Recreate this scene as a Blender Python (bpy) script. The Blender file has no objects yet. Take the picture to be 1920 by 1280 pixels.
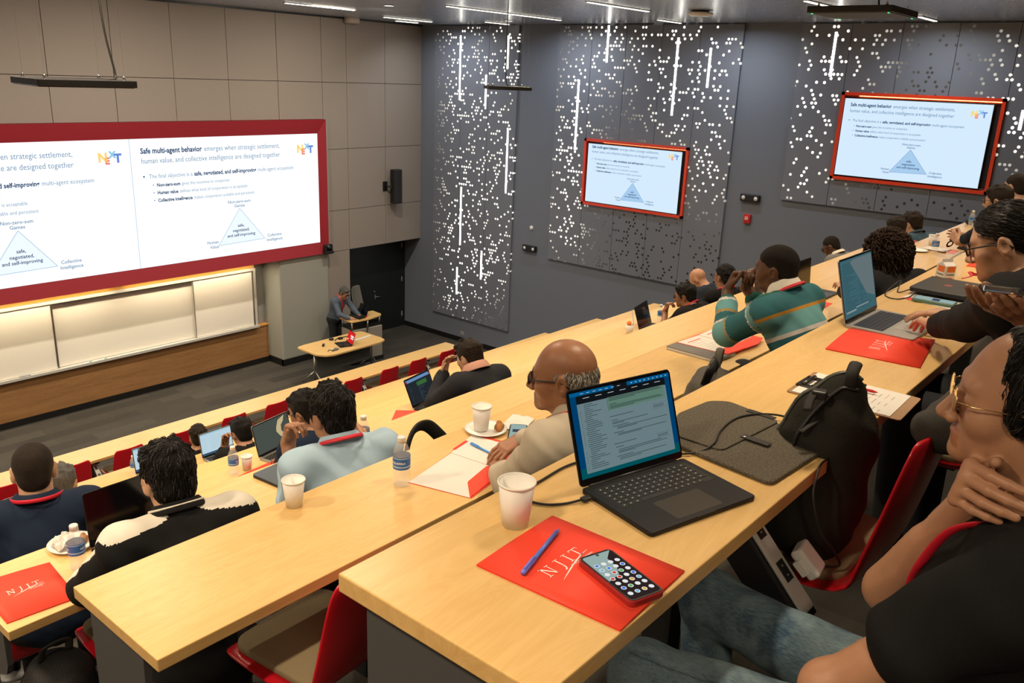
import bpy, math, random
import numpy as np
from mathutils import Vector, Matrix, Euler
random.seed(7)
rng = np.random.default_rng(7)
SC = bpy.context.scene
COL = SC.collection
PI = math.pi

# ------------------------------------------------------------------ rooms rows
ROW = dict(f=(1.07, 4.975), e=(2.27, 4.40), d=(3.35, 3.94), c=(4.42, 3.42), c2=(5.50, 2.93),
           q=(6.60, 2.46), b2=(7.67, 1.98), b=(8.75, 1.486), a=(11.20, 0.74))   # far edge Y, desk top Z
DEPTH = 0.47
XL, XR = 0.84, 11.60
XW = 13.56          # side wall
YF = 13.95          # front panels
YN = 14.47          # niche / door plane
ZC = 6.79           # ceiling
def DZ(r): return ROW[r][1]
def FZ(r): return ROW[r][1] - 0.74

# ------------------------------------------------------------------ mesh builder
class MB:
    def __init__(s): s.v = []; s.f = []; s.m = []; s.sm = []
    def add(s, vs, fs, mi=0, smooth=False):
        o = len(s.v); s.v += [tuple(map(float, v)) for v in vs]
        for f in fs: s.f.append(tuple(i + o for i in f)); s.m.append(mi); s.sm.append(smooth)
        return s
    def box(s, x0, x1, y0, y1, z0, z1, mi=0):
        v = [(x0,y0,z0),(x1,y0,z0),(x1,y1,z0),(x0,y1,z0),(x0,y0,z1),(x1,y0,z1),(x1,y1,z1),(x0,y1,z1)]
        return s.add(v, [(0,3,2,1),(4,5,6,7),(0,1,5,4),(1,2,6,5),(2,3,7,6),(3,0,4,7)], mi)
    def obox(s, c, u, v, w, a, b, d, mi=0):      # oriented box, half sizes a b d
        c = Vector(c); u = Vector(u).normalized(); v = Vector(v).normalized(); w = Vector(w).normalized()
        P = [c + u*(i*a) + v*(j*b) + w*(k*d) for k in (-1,1) for (i,j) in ((-1,-1),(1,-1),(1,1),(-1,1))]
        return s.add(P, [(0,3,2,1),(4,5,6,7),(0,1,5,4),(1,2,6,5),(2,3,7,6),(3,0,4,7)], mi)
    def prism(s, poly, z0, z1, mi=0, M=None, smooth=False):   # poly in xy extruded in z
        n = len(poly); P = [Vector((p[0], p[1], z0)) for p in poly] + [Vector((p[0], p[1], z1)) for p in poly]
        if M is not None: P = [M @ p for p in P]
        fs = [tuple(range(n))[::-1], tuple(range(n, 2*n))]
        s.add(P, fs, mi, False)
        o = len(s.v) - 2*n
        for i in range(n):
            j = (i+1) % n
            s.f.append((o+i, o+j, o+n+j, o+n+i)); s.m.append(mi); s.sm.append(smooth)
        return s
    def lathe(s, prof, n=24, c=(0,0,0), mi=0, M=None, smooth=True):
        P = []; fs = []
        for r, z in prof:
            for i in range(n):
                a = 2*PI*i/n; P.append(Vector((c[0]+r*math.cos(a), c[1]+r*math.sin(a), c[2]+z)))
        if M is not None: P = [M @ p for p in P]
        for k in range(len(prof)-1):
            for i in range(n):
                j = (i+1) % n; fs.append((k*n+i, k*n+j, (k+1)*n+j, (k+1)*n+i))
        s.add(P, fs, mi, smooth)
        return s
    def tube(s, pts, r, n=8, mi=0, closed=False, flat=None):
        pts = [Vector(p) for p in pts]; N = len(pts); P = []; fs = []
        up = Vector((0,0,1)); prev = None
        for i, p in enumerate(pts):
            if closed: t = pts[(i+1) % N] - pts[i-1]
            else: t = pts[min(i+1, N-1)] - pts[max(i-1, 0)]
            if t.length < 1e-9: t = Vector((1,0,0))
            t.normalize()
            if prev is None:
                a = t.cross(up)
                if a.length < 1e-3: a = t.cross(Vector((1,0,0)))
            else: a = prev - t*prev.dot(t)
            a.normalize(); prev = a; b = t.cross(a)
            rr = r[i] if isinstance(r, (list, tuple)) else r
            fb = flat if flat else 1.0
            for k in range(n):
                an = 2*PI*k/n; P.append(p + a*(rr*math.cos(an)) + b*(rr*fb*math.sin(an)))
        M_ = N if closed else N-1
        for i in range(M_):
            i2 = (i+1) % N
            for k in range(n):
                k2 = (k+1) % n; fs.append((i*n+k, i*n+k2, i2*n+k2, i2*n+k))
        if not closed:
            fs.append(tuple(range(n))[::-1]); fs.append(tuple((N-1)*n+k for k in range(n)))
        s.add(P, fs, mi, True); return s
    def sphere(s, c, r, n=12, mi=0, sc=(1,1,1), R=None):
        P = []; fs = []; c = Vector(c); m = n//2
        for i in range(m+1):
            th = PI*i/m
            for j in range(n):
                ph = 2*PI*j/n
                q = Vector((r*sc[0]*math.sin(th)*math.cos(ph), r*sc[1]*math.sin(th)*math.sin(ph), r*sc[2]*math.cos(th)))
                if R is not None: q = R @ q
                P.append(c + q)
        for i in range(m):
            for j in range(n):
                k = (j+1) % n; fs.append((i*n+j, (i+1)*n+j, (i+1)*n+k, i*n+k))
        s.add(P, fs, mi, True); return s
    def quad(s, a, b, c, d, mi=0): return s.add([a,b,c,d], [(0,1,2,3)], mi)
    def mesh(s, name, mats):
        me = bpy.data.meshes.new(name); me.from_pydata(s.v, [], s.f)
        for m in (mats if isinstance(mats, (list, tuple)) else [mats]): me.materials.append(m)
        me.polygons.foreach_set('material_index', s.m); me.polygons.foreach_set('use_smooth', s.sm)
        me.validate(); me.update(); return me
    def build(s, name, mats, parent=None, bevel=0, seg=2, sub=0, solid=0, wn=False):
        o = bpy.data.objects.new(name, s.mesh(name, mats)); COL.objects.link(o)
        if parent is not None: o.parent = parent
        if solid:
            md = o.modifiers.new('Solidify', 'SOLIDIFY'); md.thickness = solid; md.offset = 0
        if sub:
            md = o.modifiers.new('Subsurf', 'SUBSURF'); md.levels = sub; md.render_levels = sub
        if bevel:
            md = o.modifiers.new('Bevel', 'BEVEL'); md.width = bevel; md.segments = seg; md.limit_method = 'ANGLE'; md.angle_limit = 0.6
        return o

def empty(name, loc=(0,0,0), rz=0, rot=None):
    o = bpy.data.objects.new(name, None); COL.objects.link(o); o.location = loc
    o.rotation_euler = rot if rot else (0,0,rz); o.empty_display_size = 0.05
    return o
def tag(o, label, cat, group=None, kind=None):
    o['label'] = label; o['category'] = cat
    if group: o['group'] = group
    if kind: o['kind'] = kind
    return o
def struct(o): o['kind'] = 'structure'; return o
def clone(o, parent=None):
    c = o.copy(); COL.objects.link(c)
    if parent is not None: c.parent = parent
    for ch in list(o.children): clone(ch, c)
    return c
def rrect(w, h, r, n=5, cx=0, cy=0):
    P = []
    for (sx, sy, a0) in ((1,1,0),(-1,1,90),(-1,-1,180),(1,-1,270)):
        for i in range(n+1):
            a = math.radians(a0 + 90*i/n); P.append((cx+sx*(w/2-r)+r*math.cos(a), cy+sy*(h/2-r)+r*math.sin(a)))
    return P
def frame_from(o, x, y):          # matrix with origin o, local x along x, y along y
    x = Vector(x).normalized(); y = Vector(y); z = x.cross(y).normalized(); y = z.cross(x)
    return Matrix(((x[0],y[0],z[0],o[0]),(x[1],y[1],z[1],o[1]),(x[2],y[2],z[2],o[2]),(0,0,0,1)))
def spline(pts, n=8):
    P = [Vector(p) for p in pts]; out = []
    P = [P[0]*2-P[1]] + P + [P[-1]*2-P[-2]]
    for i in range(1, len(P)-2):
        for k in range(n):
            t = k/n; a, b, c, d = P[i-1], P[i], P[i+1], P[i+2]
            out.append(0.5*((2*b)+(c-a)*t+(2*a-5*b+4*c-d)*t*t+(3*b-a-3*c+d)*t*t*t))
    out.append(P[-2]); return out

# ------------------------------------------------------------------ materials
MATS = {}
def nt_new(name):
    m = bpy.data.materials.new(name); m.use_nodes = True; nt = m.node_tree; nt.nodes.clear()
    out = nt.nodes.new('ShaderNodeOutputMaterial'); b = nt.nodes.new('ShaderNodeBsdfPrincipled')
    nt.links.new(b.outputs[0], out.inputs[0]); return m, nt, b, out
def N(nt, t, **kw):
    n = nt.nodes.new(t)
    for k, v in kw.items():
        if k.startswith('i_'):
            key = k[2:]; key = int(key) if key.isdigit() else key.replace('_', ' ')
            n.inputs[key].default_value = v
        else: setattr(n, k, v)
    return n
def c4(c): return (c[0], c[1], c[2], 1)
def srgb(r, g, b):
    f = lambda x: (x/255/12.92) if x/255 <= .04045 else ((x/255+.055)/1.055)**2.4
    return (f(r), f(g), f(b))
def mat(name, col, rough=.5, metal=0, spec=.5, bump=0, bscale=60, var=0, vscale=8, coat=0, trans=0, ior=1.45, emis=None, es=0, alpha=1, stretch=None, sheen=0, sss=0):
    if name in MATS: return MATS[name]
    m, nt, b, out = nt_new(name)
    b.inputs['Base Color'].default_value = c4(col); b.inputs['Roughness'].default_value = rough
    b.inputs['Metallic'].default_value = metal; b.inputs['Specular IOR Level'].default_value = spec
    b.inputs['Coat Weight'].default_value = coat; b.inputs['Transmission Weight'].default_value = trans
    b.inputs['IOR'].default_value = ior; b.inputs['Alpha'].default_value = alpha
    if sheen: b.inputs['Sheen Weight'].default_value = sheen
    if sss:
        b.inputs['Subsurface Weight'].default_value = sss; b.inputs['Subsurface Radius'].default_value = (.012,.005,.003); b.inputs['Subsurface Scale'].default_value = 1
    if emis: b.inputs['Emission Color'].default_value = c4(emis); b.inputs['Emission Strength'].default_value = es
    tc = N(nt, 'ShaderNodeTexCoord'); src = tc.outputs['Object']
    if stretch:
        mp = N(nt, 'ShaderNodeMapping'); mp.inputs['Scale'].default_value = stretch; nt.links.new(src, mp.inputs[0]); src = mp.outputs[0]
    if var:
        nz = N(nt, 'ShaderNodeTexNoise', i_Scale=vscale, i_Detail=4.0); nt.links.new(src, nz.inputs['Vector'])
        mx = N(nt, 'ShaderNodeMix', data_type='RGBA'); nt.links.new(nz.outputs[0], mx.inputs[0])
        mx.inputs[6].default_value = c4([max(0, x*(1-var)) for x in col]); mx.inputs[7].default_value = c4([min(1, x*(1+var)) for x in col])
        nt.links.new(mx.outputs[2], b.inputs['Base Color'])
    if bump:
        nz = N(nt, 'ShaderNodeTexNoise', i_Scale=bscale, i_Detail=3.0); nt.links.new(src, nz.inputs['Vector'])
        bp = N(nt, 'ShaderNodeBump', i_Strength=bump, i_Distance=.01); nt.links.new(nz.outputs[0], bp.inputs['Height']); nt.links.new(bp.outputs[0], b.inputs['Normal'])
    MATS[name] = m; return m
def emit(name, col, s=1):
    if name in MATS: return MATS[name]
    m = bpy.data.materials.new(name); m.use_nodes = True; nt = m.node_tree; nt.nodes.clear()
    out = nt.nodes.new('ShaderNodeOutputMaterial'); e = nt.nodes.new('ShaderNodeEmission')
    e.inputs[0].default_value = c4(col); e.inputs[1].default_value = s; nt.links.new(e.outputs[0], out.inputs[0]); MATS[name] = m; return m

def wood(name, c1, c2, rough=.32, sx=1.2, sy=14, axis='x'):
    m, nt, b, out = nt_new(name); tc = N(nt, 'ShaderNodeTexCoord'); mp = N(nt, 'ShaderNodeMapping')
    mp.inputs['Scale'].default_value = (sx, sy, sy) if axis == 'x' else (sy, sy, sx)
    nt.links.new(tc.outputs['Object'], mp.inputs[0])
    nz = N(nt, 'ShaderNodeTexNoise', i_Scale=2.2, i_Detail=7.0, i_Distortion=.6); nt.links.new(mp.outputs[0], nz.inputs['Vector'])
    mp2 = N(nt, 'ShaderNodeMapping'); mp2.inputs['Scale'].default_value = (.9, 5, 5) if axis == 'x' else (5, 5, .9); nt.links.new(tc.outputs['Object'], mp2.inputs[0])
    n2 = N(nt, 'ShaderNodeTexNoise', i_Scale=1.6, i_Detail=3.0, i_Distortion=1.8); nt.links.new(mp2.outputs[0], n2.inputs['Vector'])
    wv = N(nt, 'ShaderNodeMath', operation='PINGPONG'); wv.inputs[1].default_value = .045; nt.links.new(n2.outputs[0], wv.inputs[0])
    ms = N(nt, 'ShaderNodeMath', operation='MULTIPLY'); ms.inputs[1].default_value = 5.0; nt.links.new(wv.outputs[0], ms.inputs[0])
    ad = N(nt, 'ShaderNodeMath', operation='ADD'); nt.links.new(nz.outputs[0], ad.inputs[0]); nt.links.new(ms.outputs[0], ad.inputs[1])
    cr = N(nt, 'ShaderNodeValToRGB'); cr.color_ramp.elements[0].position = .38; cr.color_ramp.elements[1].position = .82
    cr.color_ramp.elements[0].color = c4(c2); cr.color_ramp.elements[1].color = c4(c1)
    nt.links.new(ad.outputs[0], cr.inputs[0]); nt.links.new(cr.outputs[0], b.inputs['Base Color'])
    b.inputs['Roughness'].default_value = rough; b.inputs['Specular IOR Level'].default_value = .45
    MATS[name] = m; return m

M_desk = wood('maple_laminate', (.70,.468,.192), (.635,.405,.152))
M_edge = wood('maple_edge', (.60,.385,.15), (.52,.32,.115))
M_wain = wood('walnut_wainscot', (.36,.19,.075), (.26,.13,.05), rough=.4, sx=.6, sy=8)
M_black = mat('black_plastic', (.012,.012,.013), .4)
M_blackm = mat('black_matte', (.01,.01,.011), .7, bump=.1)
M_dgrey = mat('charcoal_laminate', (.055,.055,.057), .45, bump=.03, bscale=300)
M_grey = mat('grey_plastic', (.25,.25,.25), .45)
M_lgrey = mat('light_grey_plastic', (.5,.49,.46), .4)
M_alu = mat('brushed_aluminium', (.55,.54,.52), .32, metal=1, bump=.03, bscale=200)
M_spacegrey = mat('space_black_aluminium', (.018,.018,.02), .42, metal=.6)
M_chrome = mat('chrome', (.75,.75,.75), .12, metal=1)
M_gold = mat('gold_wire', (.7,.45,.2), .2, metal=1)
M_red = mat('red_chair_plastic', (.55,.008,.018), .32, coat=.15)
M_redfab = mat('red_felt_frame', (.27,.010,.020), .7, bump=.15, bscale=250)
M_redgloss = mat('red_gloss_paint', (.80,.055,.018), .3)
M_folder = mat('red_folder_card', (.86,.062,.032), .55, spec=.3, bump=.01)
M_paper = mat('white_paper', (.66,.64,.60), .8)
M_cup = mat('paper_cup_white', (.76,.73,.69), .55, bump=.02, bscale=120)
M_pad = mat('olive_seat_fabric', (.27,.22,.125), .85, bump=.2, bscale=500, var=.12, vscale=300)
M_white = mat('white_plastic', (.78,.76,.73), .35)
M_plate = mat('paper_plate', (.82,.80,.76), .6)
M_clear = mat('clear_plastic', (.95,.96,.97), .05, alpha=.12, spec=.7)
M_water = mat('bottle_plastic', (.92,.95,.97), .04, alpha=.12, spec=1.0)
M_lens = mat('spectacle_lens', (.95,.97,.97), .03, trans=1, ior=1.15)
M_blue = mat('blue_label', (.03,.15,.48), .4)
M_blue2 = mat('blue_pen_plastic', (.10,.18,.62), .3)
M_cable = mat('black_cable', (.013,.013,.013), .5)
M_txtw = mat('white_print', (.85,.83,.8), .6)
M_txtk = mat('black_print', (.03,.03,.03), .6)
M_txtr = mat('red_print', (.7,.03,.03), .6)
M_pastry = mat('baked_pastry', (.36,.14,.03), .6, bump=.5, bscale=90, var=.4, vscale=60)
M_tan = mat('tan_hardboard', (.30,.17,.085), .55, var=.1, vscale=80)
M_green = mat('green_phone_case', (.10,.20,.14), .4)
M_orange = mat('orange_print', (.85,.19,.02), .5)
M_leaf = mat('green_print', (.05,.22,.04), .5)
def felt():
    m, nt, b, out = nt_new('grey_wool_felt'); tc = N(nt, 'ShaderNodeTexCoord')
    nz = N(nt, 'ShaderNodeTexNoise', i_Scale=260.0, i_Detail=6.0, i_Roughness=.7); nt.links.new(tc.outputs['Object'], nz.inputs['Vector'])
    cr = N(nt, 'ShaderNodeValToRGB'); cr.color_ramp.elements[0].position = .35; cr.color_ramp.elements[1].position = .68
    cr.color_ramp.elements[0].color = (.028,.024,.018,1); cr.color_ramp.elements[1].color = (.17,.145,.105,1)
    nt.links.new(nz.outputs[0], cr.inputs[0]); nt.links.new(cr.outputs[0], b.inputs['Base Color']); b.inputs['Roughness'].default_value = .95
    bp = N(nt, 'ShaderNodeBump', i_Strength=.5, i_Distance=.003); nt.links.new(nz.outputs[0], bp.inputs['Height']); nt.links.new(bp.outputs[0], b.inputs['Normal'])
    return m
M_felt = felt()
def carpet():
    m, nt, b, out = nt_new('plank_carpet'); tc = N(nt, 'ShaderNodeTexCoord')
    br = N(nt, 'ShaderNodeTexBrick', i_Scale=1.0); br.inputs['Brick Width'].default_value = 1.0; br.inputs['Row Height'].default_value = .25
    br.inputs['Mortar Size'].default_value = 0.0; br.inputs['Color1'].default_value = (.35,.35,.35,1); br.inputs['Color2'].default_value = (.75,.75,.75,1)
    nt.links.new(tc.outputs['Object'], br.inputs['Vector'])
    mp = N(nt, 'ShaderNodeMapping'); mp.inputs['Scale'].default_value = (1.2, 9, 9); nt.links.new(tc.outputs['Object'], mp.inputs[0])
    nz = N(nt, 'ShaderNodeTexNoise', i_Scale=3.0, i_Detail=8.0, i_Roughness=.75); nt.links.new(mp.outputs[0], nz.inputs['Vector'])
    fn = N(nt, 'ShaderNodeTexNoise', i_Scale=160.0, i_Detail=2.0); nt.links.new(tc.outputs['Object'], fn.inputs['Vector'])
    mx = N(nt, 'ShaderNodeMix', data_type='RGBA', blend_type='MULTIPLY'); mx.inputs[0].default_value = .7
    nt.links.new(br.outputs[0], mx.inputs[6]); nt.links.new(nz.outputs[0], mx.inputs[7])
    cr = N(nt, 'ShaderNodeValToRGB'); cr.color_ramp.elements[0].position = .12; cr.color_ramp.elements[1].position = .5
    cr.color_ramp.elements[0].color = (.010,.009,.0075,1); cr.color_ramp.elements[1].color = (.050,.044,.035,1)
    nt.links.new(mx.outputs[2], cr.inputs[0]); nt.links.new(cr.outputs[0], b.inputs['Base Color']); b.inputs['Roughness'].default_value = .95
    bp = N(nt, 'ShaderNodeBump', i_Strength=.4, i_Distance=.005); nt.links.new(fn.outputs[0], bp.inputs['Height']); nt.links.new(bp.outputs[0], b.inputs['Normal'])
    MATS['carpet'] = m; return m
M_carpet = carpet()
M_wallb = mat('taupe_acoustic_panel', (.26,.222,.192), .85, bump=.12, bscale=150, var=.07, vscale=25, stretch=(1,1,6))
M_wallc = mat('pale_grey_cladding', (.30,.30,.265), .6)
M_walls = mat('slate_blue_wall', (.155,.175,.215), .75, bump=.03, bscale=200)
M_perfp = None
M_base = mat('black_rubber_base', (.008,.008,.008), .5)
M_seam = mat('dark_seam', (.05,.04,.035), .9)
M_door = mat('near_black_door', (.010,.013,.013), .45)
M_wb = mat('whiteboard_enamel', (.80,.76,.68), .22, coat=.2)
M_cab = mat('amber_veneer', (.62,.30,.07), .4)

def strokes_mesh(name, parent, items, mats):   # list of (poly2d list, mat index) drawn flat in XY
    mb = MB()
    for poly, mi in items: mb.add([(p[0], p[1], 0) for p in poly], [tuple(range(len(poly)))], mi)
    return mb.build(name, mats, parent)
_txt = {}
def text_polys(s, size, align='LEFT', bold=0, shear=0, spacing=1):
    cu = bpy.data.curves.new('t', 'FONT'); cu.body = s; cu.size = size; cu.align_x = align; cu.resolution_u = 2; cu.offset = bold; cu.shear = shear; cu.space_character = spacing
    o = bpy.data.objects.new('t', cu); COL.objects.link(o)
    dg = bpy.context.evaluated_depsgraph_get(); dg.update()
    me = bpy.data.meshes.new_from_object(o.evaluated_get(dg))
    V = [tuple(v.co) for v in me.vertices]; F = [tuple(p.vertices) for p in me.polygons]
    bpy.data.objects.remove(o); bpy.data.curves.remove(cu); bpy.data.meshes.remove(me)
    return V, F
def put_text(mb, s, size, x, y, mi=0, align='LEFT', bold=0, z=0, shear=0, sx=1, spacing=1):
    V, F = text_polys(s, size, align, bold, shear, spacing)
    if V: mb.add([(x+v[0]*sx, y+v[1], z) for v in V], F, mi)
    return (max(v[0] for v in V)*sx + x) if V else x
# ================================================================== ROOM
def perf_mat(name, strips, base, seed, fade=.42, pitch=.062, dens=.50, tone=(1,.93,.80)):
    """perforated sheet: round holes on a grid; the glow painted into them fades from tube lines (y, z0, z1, power)"""
    m, nt, b, out = nt_new(name); L = nt.links.new
    b.inputs['Base Color'].default_value = c4(base); b.inputs['Roughness'].default_value = .5
    def MA(op, a, c=None, d=None):
        n = N(nt, 'ShaderNodeMath', operation=op)
        for i, v in enumerate((a, c, d)):
            if v is None: continue
            if isinstance(v, (int, float)): n.inputs[i].default_value = v
            else: L(v, n.inputs[i])
        return n.outputs[0]
    tc = N(nt, 'ShaderNodeTexCoord'); sp = N(nt, 'ShaderNodeSeparateXYZ'); L(tc.outputs['Object'], sp.inputs[0]); y, z = sp.outputs[1], sp.outputs[2]
    py, pz = MA('DIVIDE', y, pitch), MA('DIVIDE', z, pitch)
    off = MA('MULTIPLY', MA('MODULO', MA('ABSOLUTE', MA('FLOOR', pz)), 2.0), .5); py = MA('ADD', py, off)
    cy, cz = MA('FLOOR', py), MA('FLOOR', pz)
    fy, fz = MA('SUBTRACT', MA('SUBTRACT', py, cy), .5), MA('SUBTRACT', MA('SUBTRACT', pz, cz), .5)
    d = MA('SQRT', MA('ADD', MA('MULTIPLY', fy, fy), MA('MULTIPLY', fz, fz)))
    cv = N(nt, 'ShaderNodeCombineXYZ'); L(cy, cv.inputs[0]); L(cz, cv.inputs[1]); cv.inputs[2].default_value = seed
    wn = N(nt, 'ShaderNodeTexWhiteNoise', noise_dimensions='3D'); L(cv.outputs[0], wn.inputs['Vector'])
    nz = N(nt, 'ShaderNodeTexNoise', i_Scale=.45, i_Detail=2.0); L(cv.outputs[0], nz.inputs['Vector'])
    thr = MA('MULTIPLY', MA('MAXIMUM', MA('MULTIPLY_ADD', MA('SUBTRACT', nz.outputs[0], .5), 1.1, .17), .03), dens*2.0)
    present = MA('LESS_THAN', wn.outputs[0], thr)
    rim = N(nt, 'ShaderNodeMapRange', i_1=.30, i_2=.36, i_3=1.0, i_4=0.0); L(d, rim.inputs[0])
    hole = MA('MULTIPLY', present, rim.outputs[0])
    tot = None
    for (sy, z0, z1, pw) in strips:
        dy = MA('SUBTRACT', y, sy)
        dz = MA('MAXIMUM', MA('MAXIMUM', MA('SUBTRACT', z0, z), MA('SUBTRACT', z, z1)), 0.0)
        q = MA('ADD', MA('MULTIPLY', dy, dy), MA('MULTIPLY', dz, dz))
        g = MA('MULTIPLY', MA('DIVIDE', fade*fade, MA('ADD', q, fade*fade*.35)), pw)
        g = MA('MULTIPLY', g, MA('EXPONENT', MA('MULTIPLY', q, -1.0/(fade*fade*4))))
        tot = g if tot is None else MA('ADD', tot, g)
    es = MA('MULTIPLY', MA('MULTIPLY', hole, tot), 1.15)  # hole glow painted as emission, fading away from each tube line
    mx = N(nt, 'ShaderNodeMix', data_type='RGBA'); L(hole, mx.inputs[0]); mx.inputs[6].default_value = c4(base); mx.inputs[7].default_value = (.004,.004,.005,1)
    L(mx.outputs[2], b.inputs['Base Color']); b.inputs['Emission Color'].default_value = c4(tone); L(es, b.inputs['Emission Strength'])
    MATS[name] = m; return m

M_tube = emit('light_tube', (1,.95,.84), 7.0)
M_led = emit('ceiling_led', (1,.90,.72), 6.0)
# ---- floors
mb = MB(); mb.box(-1.6, XW+.3, 9.15, YN+.6, -.2, 0); struct(mb.build('floor', M_carpet))
order = ['b','b2','q','c2','c','d','e','f']
prev = 9.15
for r in order:
    y1 = ROW[r][0] + .02
    nxt = order[order.index(r)+1] if r != 'f' else None
    y0 = (ROW[nxt][0] + .02) if nxt else -.15
    z = FZ(r); ytop = 9.15 if r == 'b' else y1
    mb = MB(); mb.box(-1.6, XW+.3, y0, ytop, -.2, z)
    struct(mb.build('floor', M_carpet))
mb = MB(); mb.box(-1.6, XW+.3, -3.2, -.15, -.2, 4.81); struct(mb.build('floor', M_carpet))
# aisle half-steps, left
mb = MB()
for r, nx in zip(order[:-1], order[1:]):
    zz = (FZ(r)+FZ(nx))/2; yy = ROW[nx][0]+.02; mb.box(-1.6, XL-.06, yy, yy+.42, FZ(r)-.01, zz)
    mb.box(XR+.1, XW, yy, yy+.42, FZ(r)-.01, zz)
mb.box(-1.6, XL-.06, 9.15, 9.6, 0, .37); mb.box(XR+.1, XW, 9.15, 9.6, 0, .37)
struct(mb.build('floor', M_carpet))
# ---- front wall panels
xs = [-1.6, -.36, .66, 1.68, 2.70, 3.72, 4.74, 5.76, 6.77, 7.79, 8.82, 9.85, 10.87, 11.48, 12.50, XW]
g = .005
mb = MB()
for i in range(len(xs)-1):
    a, b_ = xs[i], xs[i+1]
    zs = [(4.87, 5.57), (5.57, 6.78)]
    if a >= 10.8: zs = [(3.04, 4.28), (4.28, 5.57), (5.57, 6.78)]
    if abs(a-10.87) < .01: zs = [(0, 2.19), (2.19, 3.04)] + zs
    elif a > 11: zs = [(2.19, 3.04)] + zs
    for z0, z1 in zs: mb.box(a+g, b_-g, YF, YF+.03, z0+g, z1-g, 0)
mb.box(-1.6, 10.86, YF+.02, YN+.5, 4.87, ZC+.1, 1)
mb.box(10.88, XW, YF+.02, YN+.5, 2.2, ZC+.1, 1)
mb.box(10.9, 11.47, YF+.02, YN+.5, 0, 2.2, 1)
mb.box(10.86, 10.895, YF-.10, YF+.03, 2.22, 4.87, 0)
struct(mb.build('wall_front', [M_wallb, M_seam]))
mb = MB(); mb.box(-1.6, 9.75, YN+.02, YN+.2, 0, 2.3, 0); struct(mb.build('wall_front', [mat('niche_grey', (.30,.30,.28), .5)]))
mb = MB(); mb.box(9.69, 10.89, YF-.03, YN+.1, .12, 2.22); o = mb.build('trim_1', M_wallc, bevel=.03, seg=3); struct(o)
mb = MB(); mb.box(9.685, 11.48, YF-.035, YF+.02, 0, .12); mb.box(9.685, 9.72, YF-.03, YN+.05, 0, .12)
mb.box(-1.6, 9.7, YN-.07, YN+.02, 0, .11); struct(mb.build('baseboard_front', M_base))
mb = MB(); mb.box(-1.6, 9.70, YN-.06, YN+.02, .11, .79); mb.box(-1.6, 9.70, YN-.09, YN+.02, .79, .815, 1)
struct(mb.build('trim_2', [M_wain, M_cab]))
# ---- alcove door
mb = MB(); mb.box(11.47, XW, YN+.0, YN+.3, 0, 2.2); o = mb.build('door_1', M_door); struct(o)
h = MB(); h.box(12.60, 12.64, YN-.012, YN, .80, .92); h.tube([(12.62,YN-.04,.855),(12.76,YN-.05,.85)], .009); h.tube([(12.62,YN,.855),(12.62,YN-.045,.855)], .011)
h.lathe([(0,0),(.02,0),(.02,.015),(0,.015)], 12, M=Matrix.Translation((12.605,YN,.98)) @ Matrix.Rotation(PI/2,4,'X'))
h.build('door_handle', M_chrome, o)
h = MB()
for z in (.25, 1.1, 1.9): h.box(13.44, 13.47, YN-.01, YN, z, z+.11)
h.build('hinge', M_grey, o)
# ---- side wall
mb = MB(); mb.box(XW, XW+.25, -3.2, YN+.5, -.2, ZC+.1); struct(mb.build('wall_right', M_walls))
mb = MB(); mb.box(XW-.02, XW, 8.9, YN, 0, .11); struct(mb.build('baseboard_right', M_base))
mb = MB(); mb.box(-1.85, -1.6, -3.2, YN+.5, -.2, ZC+.1); struct(mb.build('wall_left', M_wallb))
mb = MB(); mb.box(-1.85, XW+.25, -3.4, -3.2, -.2, ZC+.1); struct(mb.build('wall_back', M_wallb))
# ---- ceiling
def ceil_mat():
    m, nt, b, out = nt_new('perforated_metal_ceiling'); L = nt.links.new
    tc = N(nt, 'ShaderNodeTexCoord')
    vo = N(nt, 'ShaderNodeTexVoronoi', i_Scale=11.0); L(tc.outputs['Object'], vo.inputs['Vector'])
    nz = N(nt, 'ShaderNodeTexNoise', i_Scale=.9, i_Detail=3.0); L(tc.outputs['Object'], nz.inputs['Vector'])
    lt = N(nt, 'ShaderNodeMath', operation='LESS_THAN'); lt.inputs[1].default_value = .16; L(vo.outputs['Distance'], lt.inputs[0])
    gt = N(nt, 'ShaderNodeMath', operation='GREATER_THAN'); gt.inputs[1].default_value = .46; L(nz.outputs[0], gt.inputs[0])
    mu = N(nt, 'ShaderNodeMath', operation='MULTIPLY'); L(lt.outputs[0], mu.inputs[0]); L(gt.outputs[0], mu.inputs[1])
    mx = N(nt, 'ShaderNodeMix', data_type='RGBA'); L(mu.outputs[0], mx.inputs[0]); mx.inputs[6].default_value = (.36,.41,.50,1); mx.inputs[7].default_value = (.70,.66,.60,1)
    L(mx.outputs[2], b.inputs['Base Color']); b.inputs['Roughness'].default_value = .25; b.inputs['Metallic'].default_value = .35
    return m
mb = MB(); mb.box(-1.85, XW+.25, -3.4, YN+.5, ZC, ZC+.15); struct(mb.build('ceiling', ceil_mat()))
mb = MB(); mb.box(-1.6, XW, YF-.02, YF+.02, ZC-.03, ZC); struct(mb.build('trim_3', M_black))
leds = [((8.6,11.82),(9.97,11.96)),((11.37,12.70),(12.6,12.70)),((12.25,13.33),(12.83,13.33)),((9.70,9.40),(12.5,9.50)),((9.62,6.80),(11.1,6.88)),
        ((12.74,11.35),(13.4,11.42)),((12.63,7.56),(13.34,7.6)),((10.1,4.15),(11.42,4.15)),((12.54,3.58),(13.29,3.58))]
places = ['over the front floor left of the beige wall end','near the corner of the beige wall and the perforated panel','nearest the room corner','the longest, left of the hanging microphone panel','above the left end of the middle perforated panel','nearest the top of the left perforated panel','above the red framed middle screen','running behind the right hanging microphone panel','right of the right hanging microphone panel']
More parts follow.
